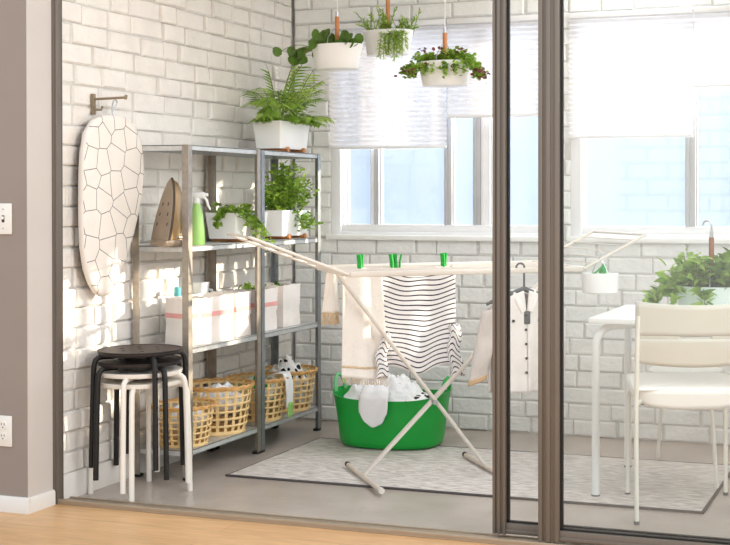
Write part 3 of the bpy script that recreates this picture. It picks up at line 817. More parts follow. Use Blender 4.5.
# ------------------------------------------------------------------ bamboo baskets
def basket(label, y, x=.165, r0=.108, r1=.142, h=.20, rz=0., first=None):
    loc = (x, y, .125)
    if first: return dup(first, loc, rz, label)
    t = thing('bamboo_basket', label, 'basket', loc, rz, 'woven bamboo baskets')
    def rad(z): return r0+(r1-r0)*(z/h)**.75
    b = B(); N = 22
    for k in range(N):
        a = 2*PI*k/N; da = .0062
        ring = []
        for i in range(7):
            z = h*i/6; r = rad(z); w = .0066
            c, s = math.cos(a), math.sin(a); tx, ty = -s, c
            o = .0016*(1 if (i+k) % 2 else -1)
            ring.append([((r+o)*c+tx*w, (r+o)*s+ty*w, z), ((r+o)*c-tx*w, (r+o)*s-ty*w, z), ((r+o-.002)*c-tx*w, (r+o-.002)*s-ty*w, z), ((r+o-.002)*c+tx*w, (r+o-.002)*s+ty*w, z)])
        loft(b, ring)
    for i in range(7):
        z = .008+h*.90*i/6.0; seg = 52; r = rad(z); hw = .0048 if i else .008
        rg_ = [[((r+d)*math.cos(2*PI*k/seg), (r+d)*math.sin(2*PI*k/seg), z+q) for k in range(seg)] for d, q in ((.001, -hw), (.0035, 0), (.001, hw), (-.003, hw), (-.003, -hw))]
        loft(b, rg_+[rg_[0]], cap=False)
    obj('weave', b, M['bamboo'], t)
    b = B(); seg = 56
    for ph in (0, PI):
        tube(b, [((r1+.003+.0035*math.cos(k*1.1+ph))*math.cos(2*PI*k/seg), (r1+.003+.0035*math.cos(k*1.1+ph))*math.sin(2*PI*k/seg), h-.004+.0045*math.sin(k*1.1+ph)) for k in range(seg)], .0055, 7, closed=True)
    obj('rim', b, M['bamboo_dark'], t)
    b = B(); lathe(b, [(r0, .004), (r0, .008)], 32, cap1=True); obj('base', b, M['bamboo_dark'], t)
    return t
bk = basket('round bamboo basket on the bottom shelf directly behind the stacked stools', -1.30, x=.17)
bk.scale = (.92, .92, .86)
basket('round bamboo basket second from the stools, left of the middle posts', -1.005, x=.16, rz=.1, first=bk).scale = (1.06, 1.06, 1.08)
basket('round bamboo basket with green printed cloth, right of the middle posts', -.665, x=.165, rz=.2, first=bk).scale = (1, 1, 1)
basket('round bamboo basket with spotted cloth, last on the bottom shelf by the back wall', -.375, x=.165, rz=.05, first=bk).scale = (1, 1, 1)

def heap(name, label, cat, loc, rx, ry, h, m, seed, base=0., group=None, n=34, power=1.6, fold=1.):
    """crumpled textile: a domed, ridged sheet with a skirt turned under"""
    b = B(); vs = []
    for j in range(n+1):
        rr = j/n
        row = []
        for i in range(n*2):
            a = 2*PI*i/(n*2)
            x, y = rr*math.cos(a), rr*math.sin(a)
            z = h*(1-rr**power)
            w = abs(fbm((x*1.6+seed*3.1, y*1.6, seed), 1.5, 4))
            w2 = abs(fbm((x*4+seed, y*4, seed*2), 1., 3))
            k = (1-rr**6)
            z += (h*.55*(w-.25)+h*.12*(w2-.2))*k*fold
            row.append(b.verts.new((x*rx*(1+.08*fbm((a, seed, 0), .8)), y*ry*(1+.08*fbm((a, seed, 5), .8)), base+z)))
        vs.append(row)
    for j in range(n):
        for i in range(n*2):
            k = (i+1) % (n*2)
            if j == 0:
                try: b.faces.new((vs[1][i], vs[1][k], vs[0][i]))
                except ValueError: pass
            else: b.faces.new((vs[j][i], vs[j][k], vs[j+1][k], vs[j+1][i]))
    bot = [b.verts.new((v.co.x*.85, v.co.y*.85, base-.04)) for v in vs[n]]
    for i in range(n*2):
        k = (i+1) % (n*2); b.faces.new((vs[n][i], vs[n][k], bot[k], bot[i]))
    b.faces.new(bot)
    for v in list(b.verts):
        if not v.link_faces: b.verts.remove(v)
    o = obj(name, b, m, smooth=80); o.location = loc
    return tag(o, label, cat, group) if label else o
heap('folded_cloth', 'white cloth lying in the basket behind the stools', 'laundry', (.17, -1.30, .245), .100, .100, .045, M['linen'], 2)
heap('folded_cloth', 'white cloth in the basket left of the middle posts', 'laundry', (.16, -1.005, .275), .118, .118, .06, M['linen'], 3)
heap('printed_cloth', 'white cloth with green print in the basket right of the middle posts', 'laundry', (.165, -.665, .262), .112, .112, .065, M['leafprint'], 4)
heap('spotted_cloth', 'white cloth with black spots heaped in the basket by the back wall', 'laundry', (.16, -.375, .27), .112, .112, .105, M['spotted'], 9, fold=.7)
# strip of the printed cloth hanging over the rim
b = B()
path = [(.22, -.665, .325), (.27, -.655, .345), (.305, -.645, .345), (.318, -.640, .31), (.322, -.637, .25), (.318, -.635, .19)]
def strip(u, v):
    k = v*(len(path)-1); i = min(int(k), len(path)-2); p = Vector(path[i]).lerp(Vector(path[i+1]), k-i)
    return p+Vector((.004*math.sin(u*9), (u-.5)*.055*(1+.25*math.sin(v*3)), .004*math.sin(u*7+v*4)))
grid(b, strip, 8, 20); o = obj('hanging_scarf', b, M['linen'], smooth=80, solid=.003); tag(o, 'white scarf end with green tip hanging over the rim of a basket', 'laundry')
b = B()
grid(b, lambda u, v: Vector((.3225-.004*v+.003*math.sin(u*8), -.633+(u-.5)*.045, .205-.07*v)), 6, 8); obj('green_tip', b, M['bottle_green'], o, smooth=80, solid=.0035)

# ------------------------------------------------------------------ rug
t = thing('rug', 'light grey woven rug with dark bound edge on the balcony floor', 'rug', (1.393, -.875, 0))
hx, hy = 1.01, .425
b = B(); grid(b, lambda u, v: ((u-.5)*2*hx, (v-.5)*2*hy, .006+.0012*fbm((u*9, v*4, 0), 1)), 60, 26); box(b, (-hx, -hy, .0005), (hx, hy, .004)); obj('woven_field', b, M['rug'], t)
b = B()
for lo, hi in (((-hx-.006, -hy-.006, 0), (hx+.006, -hy+.006, .009)), ((-hx-.002, hy-.004, 0), (hx+.006, hy+.003, .008)), ((-hx-.002, -hy, 0), (-hx+.004, hy, .008)), ((hx-.006, -hy, 0), (hx+.006, hy, .009))):
    box(b, lo, hi, .003)
obj('binding', b, M['rug_edge'], t)

# ------------------------------------------------------------------ green tub
RZ = R(4); TX, TY, TZ = .778, -.47, .0095
t = thing('laundry_tub', 'green oval plastic laundry tub with two loop handles on the rug', 'laundry tub', (TX, TY, TZ), RZ)
def sup(rx, ry, z, n=2.6, wav=0., seg=64, lip=0.):
    o = []
    for k in range(seg):
        a = 2*PI*k/seg; c, s = math.cos(a), math.sin(a)
        o.append((rx*math.copysign(abs(c)**(2/n), c), ry*math.copysign(abs(s)**(2/n), s), z+wav*(abs(c)**3)))
    return o
b = B()
loft(b, [sup(.222, .150, 0), sup(.238, .163, .006), sup(.248, .170, .03), sup(.262, .184, .15, wav=.0), sup(.278, .194, .226, wav=.026), sup(.282, .198, .231, wav=.026), sup(.276, .192, .231, wav=.026), sup(.258, .181, .15), sup(.240, .164, .02), sup(.22, .15, .01)])
obj('tub_body', b, M['green'], t, smooth=60)
for s in (-1, 1):
    b = B()
    pts = [(s*.262, -.058, .245), (s*.268, -.054, .28), (s*.274, -.03, .312), (s*.277, 0, .322), (s*.274, .03, .312), (s*.268, .054, .28), (s*.262, .058, .245)]
    tube(b, pts, [.010, .009, .0085, .0085, .0085, .009, .010], 8, sx=1.); obj('handle', b, M['green_rim'] if s < 0 else M['green'], t, smooth=60)
ld = heap('laundry_pile', 'heap of white laundry piled in the green tub, sleeve over its front', 'laundry', (TX-.035, TY, TZ+.222), .212, .165, .105, M['linen'], 6, n=48)
b = B()
sl = [(.0, -.09, .06), (.01, -.14, .066), (.02, -.178, .050), (.026, -.208, .022), (.028, -.214, -.012), (.026, -.211, -.045), (.022, -.207, -.08)]
def slf(u, v):
    k = v*(len(sl)-1); i = min(int(k), len(sl)-2); p = Vector(sl[i]).lerp(Vector(sl[i+1]), k-i)
    w = .054*(1+.35*math.sin(v*2.6)-.5*max(0, v-.8)*5*(2*u-1)**2*.6)
    return p+Vector(((u-.5)*2*w+.01*v, .008*math.sin(u*7+v*5), -.03*v*(1-(2*u-1)**2)*(v > .7)+.004*math.sin(u*11)))
grid(b, slf, 14, 26); obj('draped_sleeve', b, M['linen'], ld, smooth=80, solid=.004)
o = heap('spotted_cloth', 'small spotted white cloth tucked in the right end of the green tub', 'laundry', (TX+.15, TY-.02, TZ+.222), .075, .12, .03, M['spotted'], 12, n=20)

# ------------------------------------------------------------------ drying rack
A = Vector((.763, .647, 0)).normalized(); Bv = Vector((.647, -.763, 0)).normalized(); C0 = Vector((1.176, -1.05, 0))
RZR = math.atan2(A.y, A.x)
# local frame of the rack: x along its length (s), y = away from camera side (-b), z up
t = thing('drying_rack', 'off-white folding drying rack with crossed legs and raised wings on the rug', 'drying rack', tuple(C0), RZR)
def L(s, o, z): return Vector((s, -o, z))
ZT = .879; HB = .265; S0, S1 = -.385, .62
b = B()
bar(b, L(S0, HB, ZT), L(S1, HB, ZT), .014, .022, .005); bar(b, L(S0, -HB, ZT), L(S1, -HB, ZT), .014, .022, .005)
bar(b, L(S0, -HB, ZT), L(S0, HB, ZT), .022, .022, .006); bar(b, L(S1, -HB, ZT), L(S1, HB, ZT), .022, .022, .006)
obj('top_frame', b, M['rack'], t)
for k in range(6):
    b = B(); o_ = -HB+2*HB*(k+1)/7; tube(b, [L(S0, o_, ZT+.006), L(S1, o_, ZT+.006)], .0032, 6); obj('rod', b, M['rack'], t)
# crossed legs
b = B(); bar(b, L(-.375, .012, .872), L(.285, .012, .016), .014, .034, .006, up=(0, 1, 0)); 
obj('leg', b, M['rack'], t)
b = B(); bar(b, L(.61, -.012, .872), L(-.262, -.012, .018), .014, .034, .006, up=(0, 1, 0)); obj('leg', b, M['rack'], t)
b = B(); tube(b, [L(.047, .03, .316), L(.047, -.03, .316)], .011, 12); obj('pivot', b, M['steel'], t)
for s in (-.258, .283):
    b = B(); tube(b, [L(s, -.262, .0205), L(s, .262, .0205)], .0105, 12); 
    f_ = obj('foot_bar', b, M['rack_foot'], t)
    for q in (-1, 1):
        b = B(); tube(b, [L(s, q*.252, .0215), L(s, q*.272, .0215)], .0118, 12); obj('end_cap', b, M['rack'] if q > 0 else M['slot'], f_)
# wings: tilted frames with rods
def wing(sa, sb, zb):
    b = B()
    for o_ in (HB, -HB): tube(b, [L(sa, o_, ZT), L(sb, o_*.985, zb)], .0065, 8)
    tube(b, [L(sb, -HB*.985, zb), L(sb, HB*.985, zb)], .0055, 8)
    w = obj('wing_frame', b, M['rack'], t)
    for k in range(1, 6):
        q = k/6; b = B(); p = lambda o_: L(sa+(sb-sa)*q, o_, ZT+(zb-ZT)*q)
        tube(b, [p(-HB), p(HB)], .0026, 6); obj('wing_rod', b, M['rack'], w)
wing(S0-.005, -.77, 1.028)
wing(S1+.005, .92, 1.02)

def wpt(s, o, z): return C0+A*s+Bv*o+Vector((0, 0, z))

# pegs on the rack
peg = None
def clothes_peg(label, loc, rz, tilt=0.):
    global peg
    if peg is None:
        t = thing('clothes_peg', label, 'clothes peg', loc, rz, 'green clothes pegs')
        for s in (-1, 1):
            b = B()
            ol = [(s*.002, -.014), (s*.0095, -.012), (s*.0115, .012), (s*.0105, .024), (s*.0175, .056), (s*.010, .058), (s*.0035, .026), (s*.0015, .010)]
            prism(b, ol, 1, -.009, .009); obj('jaw', b, M['green'], t)
        b = B(); tube(b, [(-.011, 0, .016), (0, 0, .021), (.011, 0, .016)], .0022, 6); obj('spring', b, M['steel'], t)
        peg = t; return t
    return dup(peg, loc, rz, label)
PO = -.0378   # the rod the washing hangs on
zr = ZT+.006
clothes_peg('green clothes peg at the left end of the rack, holding the cream towel', tuple(wpt(-.262, PO, zr)), RZR+PI/2*.55)
clothes_peg('green clothes peg on the rack at the left shoulder of the striped shirt', tuple(wpt(-.120, PO, zr)), RZR+PI/2*.3)
clothes_peg('green clothes peg immediately right of the peg at the left shoulder of the striped shirt', tuple(wpt(-.098, PO, zr)), RZR-PI/2*.2)
clothes_peg('green clothes peg on the rack at the right side of the striped shirt', tuple(wpt(.105, PO, zr)), RZR+PI/2*.5)

# washing on the rack: everything is built in the rack frame (s along, o across, z up)
def cloth(name, fn, nu, nv, m, parent=None, uvfn=None, solid=.003):
    b = B(); grid(b, fn, nu, nv, uvfn); o = obj(name, b, m, parent, smooth=80, solid=solid); return o
org = wpt(.0, PO, ZT)
tt = thing('striped_shirt', 'white shirt with thin navy stripes hanging from the drying rack', 'shirt', tuple(org), RZR)
WT, WB = .158, .166
def shirt(u, v):
    w = WT+(WB-WT)*v**.7; x = (2*u-1)*w-.006
    neck = .03*max(0, 1-((2*u-1)/.45)**2) if v < .12 else 0
    z = .008-neck*(1-v/.12 if v < .12 else 0)-.432*v*(1+.03*math.cos((2*u-1)*2.5))+.012*math.sin(u*9)*v**3
    y = .010*math.sin(u*11+.6)*(.3+v)+.006*math.sin(u*5+v*4)
    return (x, y, z)
def shirt_uv(u, v):
    x = 2*u-1
    return (u*.33, .455*v-.026*(1-x*x)*(1-v)**.8*1.0+.004*math.sin(u*13+v*5)+.3)
cloth('shirt_body', shirt, 40, 50, M['stripe'], tt, shirt_uv)
cloth('shirt_back', lambda u, v: (shirt(u, v)[0]*.97, .022+shirt(u, v)[1]*.6, shirt(u, v)[2]*.985-.004), 20, 24, M['stripe'], tt, lambda u, v: (u*.33, .455*v+.31))
def sleeve(sx, x0, x1, z0, z1, r0, r1, tw):
    def f(u, v):
        a = 2*PI*u; r = (r0+(r1-r0)*v)*(1+.12*math.sin(a*3+v*9))
        return (x0+(x1-x0)*v+math.cos(a)*r+.006*math.sin(v*9), math.sin(a)*r*.5-.012, z0+(z1-z0)*v+.006*math.sin(a*2+v*4))
    return f
cloth('sleeve', sleeve(-1, -.158, -.178, -.27, -.452, .018, .025, 0), 18, 22, M['stripe'], tt, lambda u, v: (u*.1, .2*v+.02*math.sin(u*12)+.05*u))
cloth('sleeve', sleeve(1, .146, .158, -.245, -.462, .024, .030, 0), 18, 22, M['stripe'], tt, lambda u, v: (u*.1, .2*v+.03*math.sin(u*12)+.06*u))

tt = thing('cream_towel', 'cream cotton towel hanging behind the striped shirt on the drying rack', 'towel', tuple(wpt(-.245, PO, ZT)), RZR)
def towel(u, v):
    x = (2*u-1)*(.085+.012*v)+.01*v-.008
    return (x, .012*math.sin(u*10)*(.3+.7*v)+.004*math.sin(v*9), .008-.455*v-.02*u*v)
cloth('towel_cloth', towel, 24, 36, M['cream'], tt)
cloth('towel_hem', lambda u, v: (lambda p: (p[0], p[1]-.004, p[2]-.002))(towel(u, .885+.02*v)), 20, 2, M['fringe'], tt, solid=.002)
b = B(); rg = random.Random(4)
for i in range(40):
    p = Vector(towel((i+.5)/40, 1.)); tube(b, [p, p+Vector((rg.uniform(-.003, .003), 0, -.012)), p+Vector((rg.uniform(-.004, .004), 0, -.024))], .0012, 4)
obj('fringe', b, M['fringe'], tt)

tt = thing('fringed_cloth', 'small cream cloth with beige fringe hanging at the left end of the rack', 'cloth', tuple(wpt(-.362, PO-.075, ZT)), RZR)
def small(u, v):
    return ((2*u-1)*(.022+.016*v)-.006*v, .01*math.sin(u*8), .008-.19*v)
cloth('cloth_panel', small, 14, 20, M['cream'], tt)
b = B()
for i in range(34):
    p = Vector(small((i+.5)/34, 1.)); tube(b, [p, p+Vector((rg.uniform(-.004, .004), rg.uniform(-.004, .004), -.025)), p+Vector((rg.uniform(-.006, .006), 0, -.05))], .0018, 4)
obj('fringe', b, M['fringe'], tt)

# hanger on the near rail and the pale jacket on it
hs = wpt(.335, HB, ZT)
tt = thing('clothes_hanger', 'grey plastic clothes hanger hooked on the front rail of the rack', 'hanger', tuple(hs), RZR)
b = B()
hk = [(.018*math.cos(R(a))+.0, 0, .012+.018*math.sin(R(a))) for a in range(190, -30, -20)]
tube(b, hk, .0045, 8); obj('hook', b, M['grey_plastic'], tt)
b = B(); tube(b, [(.016, 0, .003), (.017, 0, -.02), (.017, 0, -.075)], .0048, 8); obj('stem', b, M['grey_plastic'], tt)
b = B(); tube(b, [(-.15, 0, -.135), (-.06, 0, -.100), (.017, 0, -.076), (.09, 0, -.105), (.175, 0, -.14)], [.006, .010, .012, .010, .006], 10); obj('shoulders', b, M['grey_plastic'], tt)
tt = thing('denim_jacket', 'pale white denim jacket hanging open on the grey hanger, sleeve towards the tub', 'jacket', tuple(hs), RZR)
def jk(u, v, side):
    # side -1 left panel, +1 right panel
    xi = .001+.004*max(0, .3-v)*30*(.3-v if v < .3 else 0); xo = .140+.006*v
    k = u
    x = .018+side*(xi*(1-.0)+(xo-xi)*k)
    sh = -.082-.055*k**1.2
    hem = -.50-.01*k
    z = sh+(hem-sh)*v
    y = -(.022+.018*math.sin(k*7+v*2)*(.3+v*.7))*(1-.55*k)
    return (x, y, z)
for sd in (-1, 1):
    cloth('front_panel', lambda u, v, sd=sd: jk(u, v, sd), 20, 34, M['denim'], tt)
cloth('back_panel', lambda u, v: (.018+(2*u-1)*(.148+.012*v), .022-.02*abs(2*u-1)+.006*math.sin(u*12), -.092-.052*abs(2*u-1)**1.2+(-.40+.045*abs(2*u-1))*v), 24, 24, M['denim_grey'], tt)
b = B(); tube(b, [(.000, -.030, -.170), (-.022, -.028, -.12), (-.03, 0, -.088), (.017, .016, -.078), (.062, 0, -.088), (.056, -.028, -.12), (.036, -.030, -.170)], [.010, .012, .012, .012, .012, .012, .010], 8, sx=.7); obj('collar', b, M['denim'], tt)
b = B(); box(b, (.004, -.034, -.22), (.032, -.026, -.165), .004); obj('neck_label', b, M['grey_plastic'], tt)
b = B()
for v in (.24, .38, .52, .66, .8):
    p = jk(.04, v, -1); tube(b, [(p[0], p[1]-.003, p[2]), (p[0], p[1]-.007, p[2])], .0055, 10)
for sd in (-1, 1):
    p = jk(.4, .26, sd); tube(b, [(p[0], p[1]-.004, p[2]), (p[0], p[1]-.009, p[2])], .006, 10)
obj('buttons', b, M['slot'], tt)
def jsl(sd):
    def f(u, v):
        a = 2*PI*u; r = .046-.006*v
        return (.018+sd*(.142+(.066 if sd < 0 else .0)*v)+math.cos(a)*r*(1.0), math.sin(a)*r*.42+.004*math.sin(v*9+a), -.150-.30*v+.012*math.cos(a)*sd*-1)
    return f
for sd in (-1, 1):
    f = jsl(sd)
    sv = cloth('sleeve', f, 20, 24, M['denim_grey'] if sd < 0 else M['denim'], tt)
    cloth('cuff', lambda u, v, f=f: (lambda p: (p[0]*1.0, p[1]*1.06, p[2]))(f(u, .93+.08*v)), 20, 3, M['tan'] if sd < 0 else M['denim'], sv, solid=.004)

# white round pot with pegs hung from the right wing
hp = wpt(.70, HB, .93)
t = thing('hanging_peg_pot', 'small round white pot of green pegs hung from the right rack wing', 'pot', (hp.x, hp.y, .775), 0)
b = B(); lathe(b, [(.062, 0), (.074, .004), (.0765, .012), (.078, .085), (.0755, .087), (.072, .08), (.07, .012)], 40); obj('pot', b, M['pot_white'], t)
b = B()
tube(b, [(-.035, 0, .082), (-.02, 0, .12), (0, 0, .15), (.004, 0, .172), (-.004, 0, .18)], .0022, 6); tube(b, [(.035, 0, .082), (.02, 0, .12), (0, 0, .15)], .0018, 6)
obj('wire_hanger', b, M['steel'], t)
for i, (dx, dy, rz, lab) in enumerate(((-.018, -.02, .3, 'green clothes peg lying on top in the small white hanging pot, foremost'), (.012, .012, 1.6, 'green clothes peg lying behind the foremost one in the small hanging pot'), (.034, -.015, 2.4, 'green clothes peg lowest, at the right edge of the small hanging pot'))):
    q = dup(peg, (hp.x+dx-.012, hp.y+dy, .775+.070-.012*(i == 2)), rz, lab); q.rotation_euler = (R(10), R(58-14*i), rz)

# ------------------------------------------------------------------ table, chair, stool, table plant
t = thing('dining_table', 'white table with rounded tubular legs behind the glass on the right', 'table', (1.94, -1.215, 0))
b = B(); box(b, (0, 0, .688), (1.1, .64, .71), .004); obj('tabletop', b, M['table_white'], t)
def leg_at(x, y, sx, sy):
    b = B(); r = .0155
    pts = [(x, y, 0), (x, y, .58)]+[(x+sx*.06*(1-math.cos(R(a))), y+sy*.06*(1-math.cos(R(a))), .60+.072*math.sin(R(a))) for a in range(15, 91, 15)]+[(x+sx*.16, y+sy*.16, .672)]
    tube(b, pts, r, 14); lg = obj('leg', b, M['table_leg'], t)
    b = B(); tube(b, [(x, y, .0), (x, y, .012)], .0168, 14); obj('foot_cap', b, M['grey_plastic'], lg)
for x, y, sx, sy in ((.02, .04, 1, 1), (.02, .60, 1, -1), (1.07, .04, -1, 1), (1.07, .60, -1, -1)): leg_at(x, y, sx, sy)
b = B(); 
for y in (.2, .44): box(b, (.18, y-.015, .655), (.92, y+.015, .688), .003)
obj('under_frame', b, M['table_leg'], t)

CH = (2.325, -1.245, 0)
t = thing('dining_chair', 'cream plastic chair with slotted backrest and slim metal legs, seen from behind', 'chair', CH, R(18.7))
hz = .0085
# seat shell (y forward)
b = B()
def seatf(u, v):
    x = (2*u-1)*.215*(1-.06*v); y = -.2+.43*v
    e = abs(2*u-1)
    return (x, y, .481+.012*(1-e**4)*min(1, 6*v*(1-v))-.012*max(0, v-.9)/.1)
grid(b, seatf, 22, 22); obj('seat', b, M['chair_seat'], t, smooth=70, solid=.012, subsurf=1)
b = B()
def skirt(u, v):
    # downturned apron around the seat
    a = -PI/2+2*PI*u
    c, s = math.cos(a), math.sin(a); n_ = 5
    x = .214*math.copysign(abs(c)**(2/n_), c)*(1-.03*(s+1)); y = .015+.214*math.copysign(abs(s)**(2/n_), s)
    k = 1-.05*v
    return (x*k, y*k, .480-.072*v*(1-.35*abs(c)))
grid(b, skirt, 64, 4); bmesh.ops.remove_doubles(b, verts=b.verts, dist=1e-5); obj('seat_apron', b, M['chair_seat'], t, smooth=70, solid=.006)
def backf(x, z):
    return -.212-.035*(z-.56)/.24-.030*(1-(x/.212)**2)
def panel(z0, z1, x0, x1, nu=24, nv=6):
    b = B()
    grid(b, lambda u, v: (x0+(x1-x0)*u, backf(x0+(x1-x0)*u, z0+(z1-z0)*v), z0+(z1-z0)*v+(.012*((x0+(x1-x0)*u)/.21)**2 if z1 > .75 and v > .5 else 0)-(.014*(1-((x0+(x1-x0)*u)/.21)**2) if z0 < .6 and v < .3 else 0)), nu, nv)
    return b
bk_ = B()
for z0, z1, x0, x1 in ((.585, .676, -.212, .212), (.682, .795, -.212, .212), (.674, .684, -.212, -.058), (.674, .684, .058, .212)):
    merge(bk_, panel(z0, z1, x0, x1))
obj('backrest', bk_, M['chair_back'], t, smooth=70, solid=.011)
b = B()
grid(b, lambda u, v: (-.05+.1*u, backf(-.05+.1*u, .679)+.011, .6765+.005*v), 4, 2); b.free()
for s in (-1, 1):
    b = B(); tube(b, [(s*.205, -.222, 0), (s*.208, -.224, .44), (s*.206, -.228, .5), (s*.204, -.236, .68), (s*.202, -.244, .755)], hz, 12); lg = obj('leg', b, M['chair_leg'], t)
    b = B(); tube(b, [(s*.205, -.222, 0), (s*.205, -.222, .012)], .0105, 12); obj('foot_cap', b, M['grey_plastic'], lg)
    b = B(); tube(b, [(s*.195, .215, 0), (s*.192, .205, .40), (s*.185, .17, .432), (s*.185, .0, .436), (s*.19, -.18, .436), (s*.206, -.224, .436)], hz, 12); lg = obj('leg', b, M['chair_leg'], t)
    b = B(); tube(b, [(s*.195, .215, 0), (s*.195, .215, .012)], .0105, 12); obj('foot_cap', b, M['grey_plastic'], lg)
    b = B(); tube(b, [(s*.150, .02, .392), (s*.150, .02, .412)], .012, 12); obj('stacking_pad', b, M['black_plastic'], t)
b = B(); tube(b, [(-.185, .0, .430), (-.1, .0, .424), (.1, .0, .424), (.185, .0, .430)], .007, 10); obj('cross_bar', b, M['chair_leg'], t)

t = thing('low_stool', 'white metal stool tucked under the table, only its thin legs visible', 'stool', (2.22, -.65, 0), R(0))
b = B(); lathe(b, [(.15, .43), (.158, .435), (.158, .445), (.15, .45)], 40, cap1=True); obj('seat', b, M['chair_white'], t)
for x, y in ((.175, -.255), (-.175, .27), (.2, .27), (-.06, -.06)):
    if (x, y) == (-.06, -.06): continue
    b = B(); tube(b, [(x, y, 0), (x*.85, y*.85, .3), (x*.65, y*.6, .425), (x*.3, y*.3, .436)], .0085, 10); obj('leg', b, M['chair_leg'], t)

t, h = hang_pot('pale white pot of leafy herbs with wooden handle and steel hook on the table', (2.375, -.93, .71), 0, w=.30, h=.115, handle=.195, rz=R(5), material=M['teal_white'], wood=M['wood_brown'], hook=True, cat='plant pot', group=None)
rg = random.Random(21); f = B(); f2 = B(); f3 = B(); st = B()
for i in range(74):
    p0 = Vector((rg.uniform(-.12, .11), rg.uniform(-.07, .06), h-.02))
    d = Vector((rg.uniform(-.7, .5)+p0.x*2, rg.uniform(-.6, .5), 1)); L_ = rg.uniform(.06, .17); dr = .12
    if i < 10: p0.x = -.1; d = Vector((-1, -.3, .9)); L_ = rg.uniform(.12, .2); dr = .32
    if 10 <= i < 13: p0.y = -.07; d = Vector((rg.uniform(-.5, .5), -.8, .7)); L_ = .1; dr = .4
    ps = stem_pts(p0, d, L_, dr, 6); tube(st, ps, .0018, 4)
    for j in range(2, len(ps)):
        for k in range(2):
            leaf((f, f2, f3)[0 if p0.x < -.02 and rg.random() < .7 else rg.choice((1, 1, 2))], ps[j]+Vector([rg.gauss(0, .008) for _ in range(3)]), rnd_dir(rg, .0)+Vector((0, 0, .1)), rg.uniform(.036, .062), rg.uniform(.022, .034), rnd_dir(rg, .8), .25, shape='heart')
obj('herb_leaves', f, M['leaf_fresh'], t); obj('herb_leaves', f2, M['leaf_mid'], t); obj('herb_leaves', f3, M['leaf_dark'], t); obj('stems', st, M['stem'], t)

# ------------------------------------------------------------------ switch and outlet on the grey wall
t = thing('light_switch', 'white light switch plate on the grey wall at upper left', 'light switch', (-.100, -2.07, 1.10))
b = B(); box(b, (-.037, -.006, -.058), (.037, 0, .058), .003); obj('cover_plate', b, M['plate'], t)
b = B(); box(b, (-.006, -.0075, -.013), (.006, -.0055, .013), .0008); obj('toggle_slot', b, M['slot'], t)
b = B(); box(b, (-.0042, -.014, -.002), (.0042, -.006, .009), .0015); obj('toggle', b, M['plate'], t)
b = B()
for z in (-.036, .036): tube(b, [(0, -.0062, z), (0, -.0075, z)], .0035, 10)
obj('screws', b, M['steel'], t)
t = thing('power_outlet', 'white double power socket plate low on the grey wall', 'power outlet', (-.103, -2.07, .302))
b = B(); box(b, (-.037, -.006, -.058), (.037, 0, .058), .003); obj('cover_plate', b, M['plate'], t)
for z in (-.021, .021):
    b = B()
    o_ = []
    for k in range(20):
        a = 2*PI*k/20; o_.append((max(-.0145, min(.0145, .017*math.cos(a))), z+.0165*math.sin(a)))
    loft(b, [[(x, -.006, q) for x, q in o_], [(x, -.0085, q) for x, q in o_]]); rc = obj('receptacle', b, M['plate'], t)
    b = B(); box(b, (-.0075, -.0092, z+.001), (-.0055, -.0083, z+.009)); box(b, (.0055, -.0092, z+.001), (.0075, -.0083, z+.009)); tube(b, [(0, -.0083, z-.007), (0, -.0092, z-.007)], .0025, 10)
    obj('slots', b, M['slot'], rc)

# ------------------------------------------------------------------ light
w = bpy.data.worlds.new('sky'); scn.world = w; w.use_nodes = True
n = w.node_tree.nodes; l = w.node_tree.links
bg = n['Background']
tc = n.new('ShaderNodeTexCoord'); sp = n.new('ShaderNodeSeparateXYZ'); l.new(tc.outputs['Generated'], sp.inputs[0])
rp = n.new('ShaderNodeValToRGB'); l.new(sp.outputs['Z'], rp.inputs['Fac'])
rp.color_ramp.elements[0].position = .0; rp.color_ramp.elements[0].color = (1.0, .99, .98, 1)
rp.color_ramp.elements[1].position = .5; rp.color_ramp.elements[1].color = (.84, .92, 1.0, 1)
l.new(rp.outputs['Color'], bg.inputs['Color']); bg.inputs['Strength'].default_value = 1.0

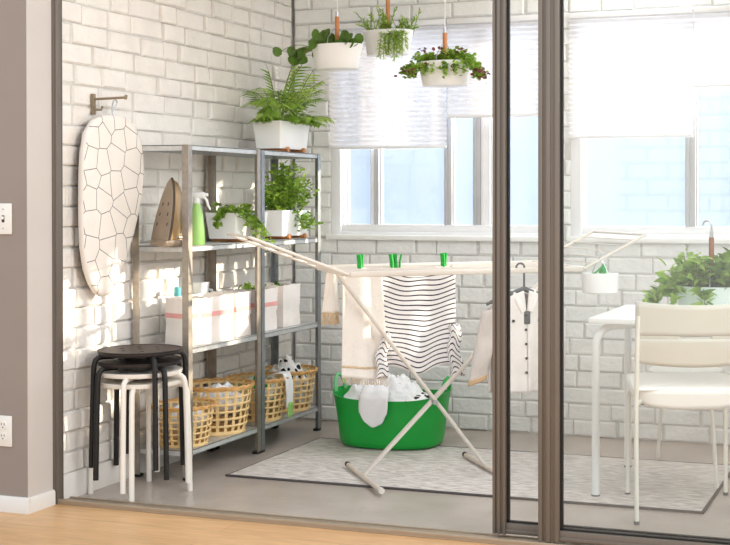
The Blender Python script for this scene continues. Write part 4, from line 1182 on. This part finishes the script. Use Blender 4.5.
def light(kind, name, loc, energy, color=(1, 1, 1), target=None, size=1., sy=None, ang=.5):
    d = bpy.data.lights.new(name, kind); d.energy = energy; d.color = color
    if kind == 'AREA':
        d.size = size
        if sy: d.shape = 'RECTANGLE'; d.size_y = sy
    if kind == 'SUN': d.angle = R(ang)
    o = bpy.data.objects.new(name, d); COL.objects.link(o); o.location = loc
    if target is not None: o.rotation_euler = (Vector(target)-Vector(loc)).to_track_quat('-Z', 'Y').to_euler()
    return o
SUN = Vector((2.1, 1.4, .66))
light('SUN', 'low_sun', tuple(SUN*4), 8.0, (1., .83, .62), (0, 0, 0), ang=1.2)
light('AREA', 'window_daylight', (1.6, .35, 1.9), 40, (.93, .97, 1), (1.4, -1.4, .4), 2.6, 1.0)
light('AREA', 'exterior_fill', (1.3, .9, 3.4), 6, (.9, .95, 1), (1.2, 2.6, 1.2), 3., .8)
light('AREA', 'balcony_fill', (1.9, -.75, 2.4), 14, (.97, .985, 1), (1.0, -1.1, 0), 2.2, .9)  # added overhead fill above the view, brightens left wall and floor
light('AREA', 'room_fill', (4.3, -3.2, 2.5), 60, (1, .97, .93), (.8, -1.2, .6), 1.6, 1.6)  # added unseen fill from the living room side, brightens the reveal

# ------------------------------------------------------------------ camera
F, CX, CY = 1243.38, 517.94, 208.71
cd = bpy.data.cameras.new('camera'); cam = bpy.data.objects.new('camera', cd); COL.objects.link(cam)
cd.sensor_width = 36; cd.lens = F/730*36
cd.shift_x = (365-CX)/730; cd.shift_y = (CY-272.5)/730
cam.location = (3.182, -5.913, 1.18)
yaw, pit = -.315, -.009
fw = Vector((math.sin(yaw)*math.cos(pit), math.cos(yaw)*math.cos(pit), math.sin(pit)))
cam.rotation_euler = fw.to_track_quat('-Z', 'Y').to_euler()
scn.camera = cam
cd.clip_end = 100
scn.view_settings.view_transform = 'Standard'
scn.view_settings.look = 'None'
scn.view_settings.exposure = .3
scn.cycles.use_denoising = True
scn.cycles.max_bounces = 10; scn.cycles.transparent_max_bounces = 24
scn.cycles.sample_clamp_indirect = 8
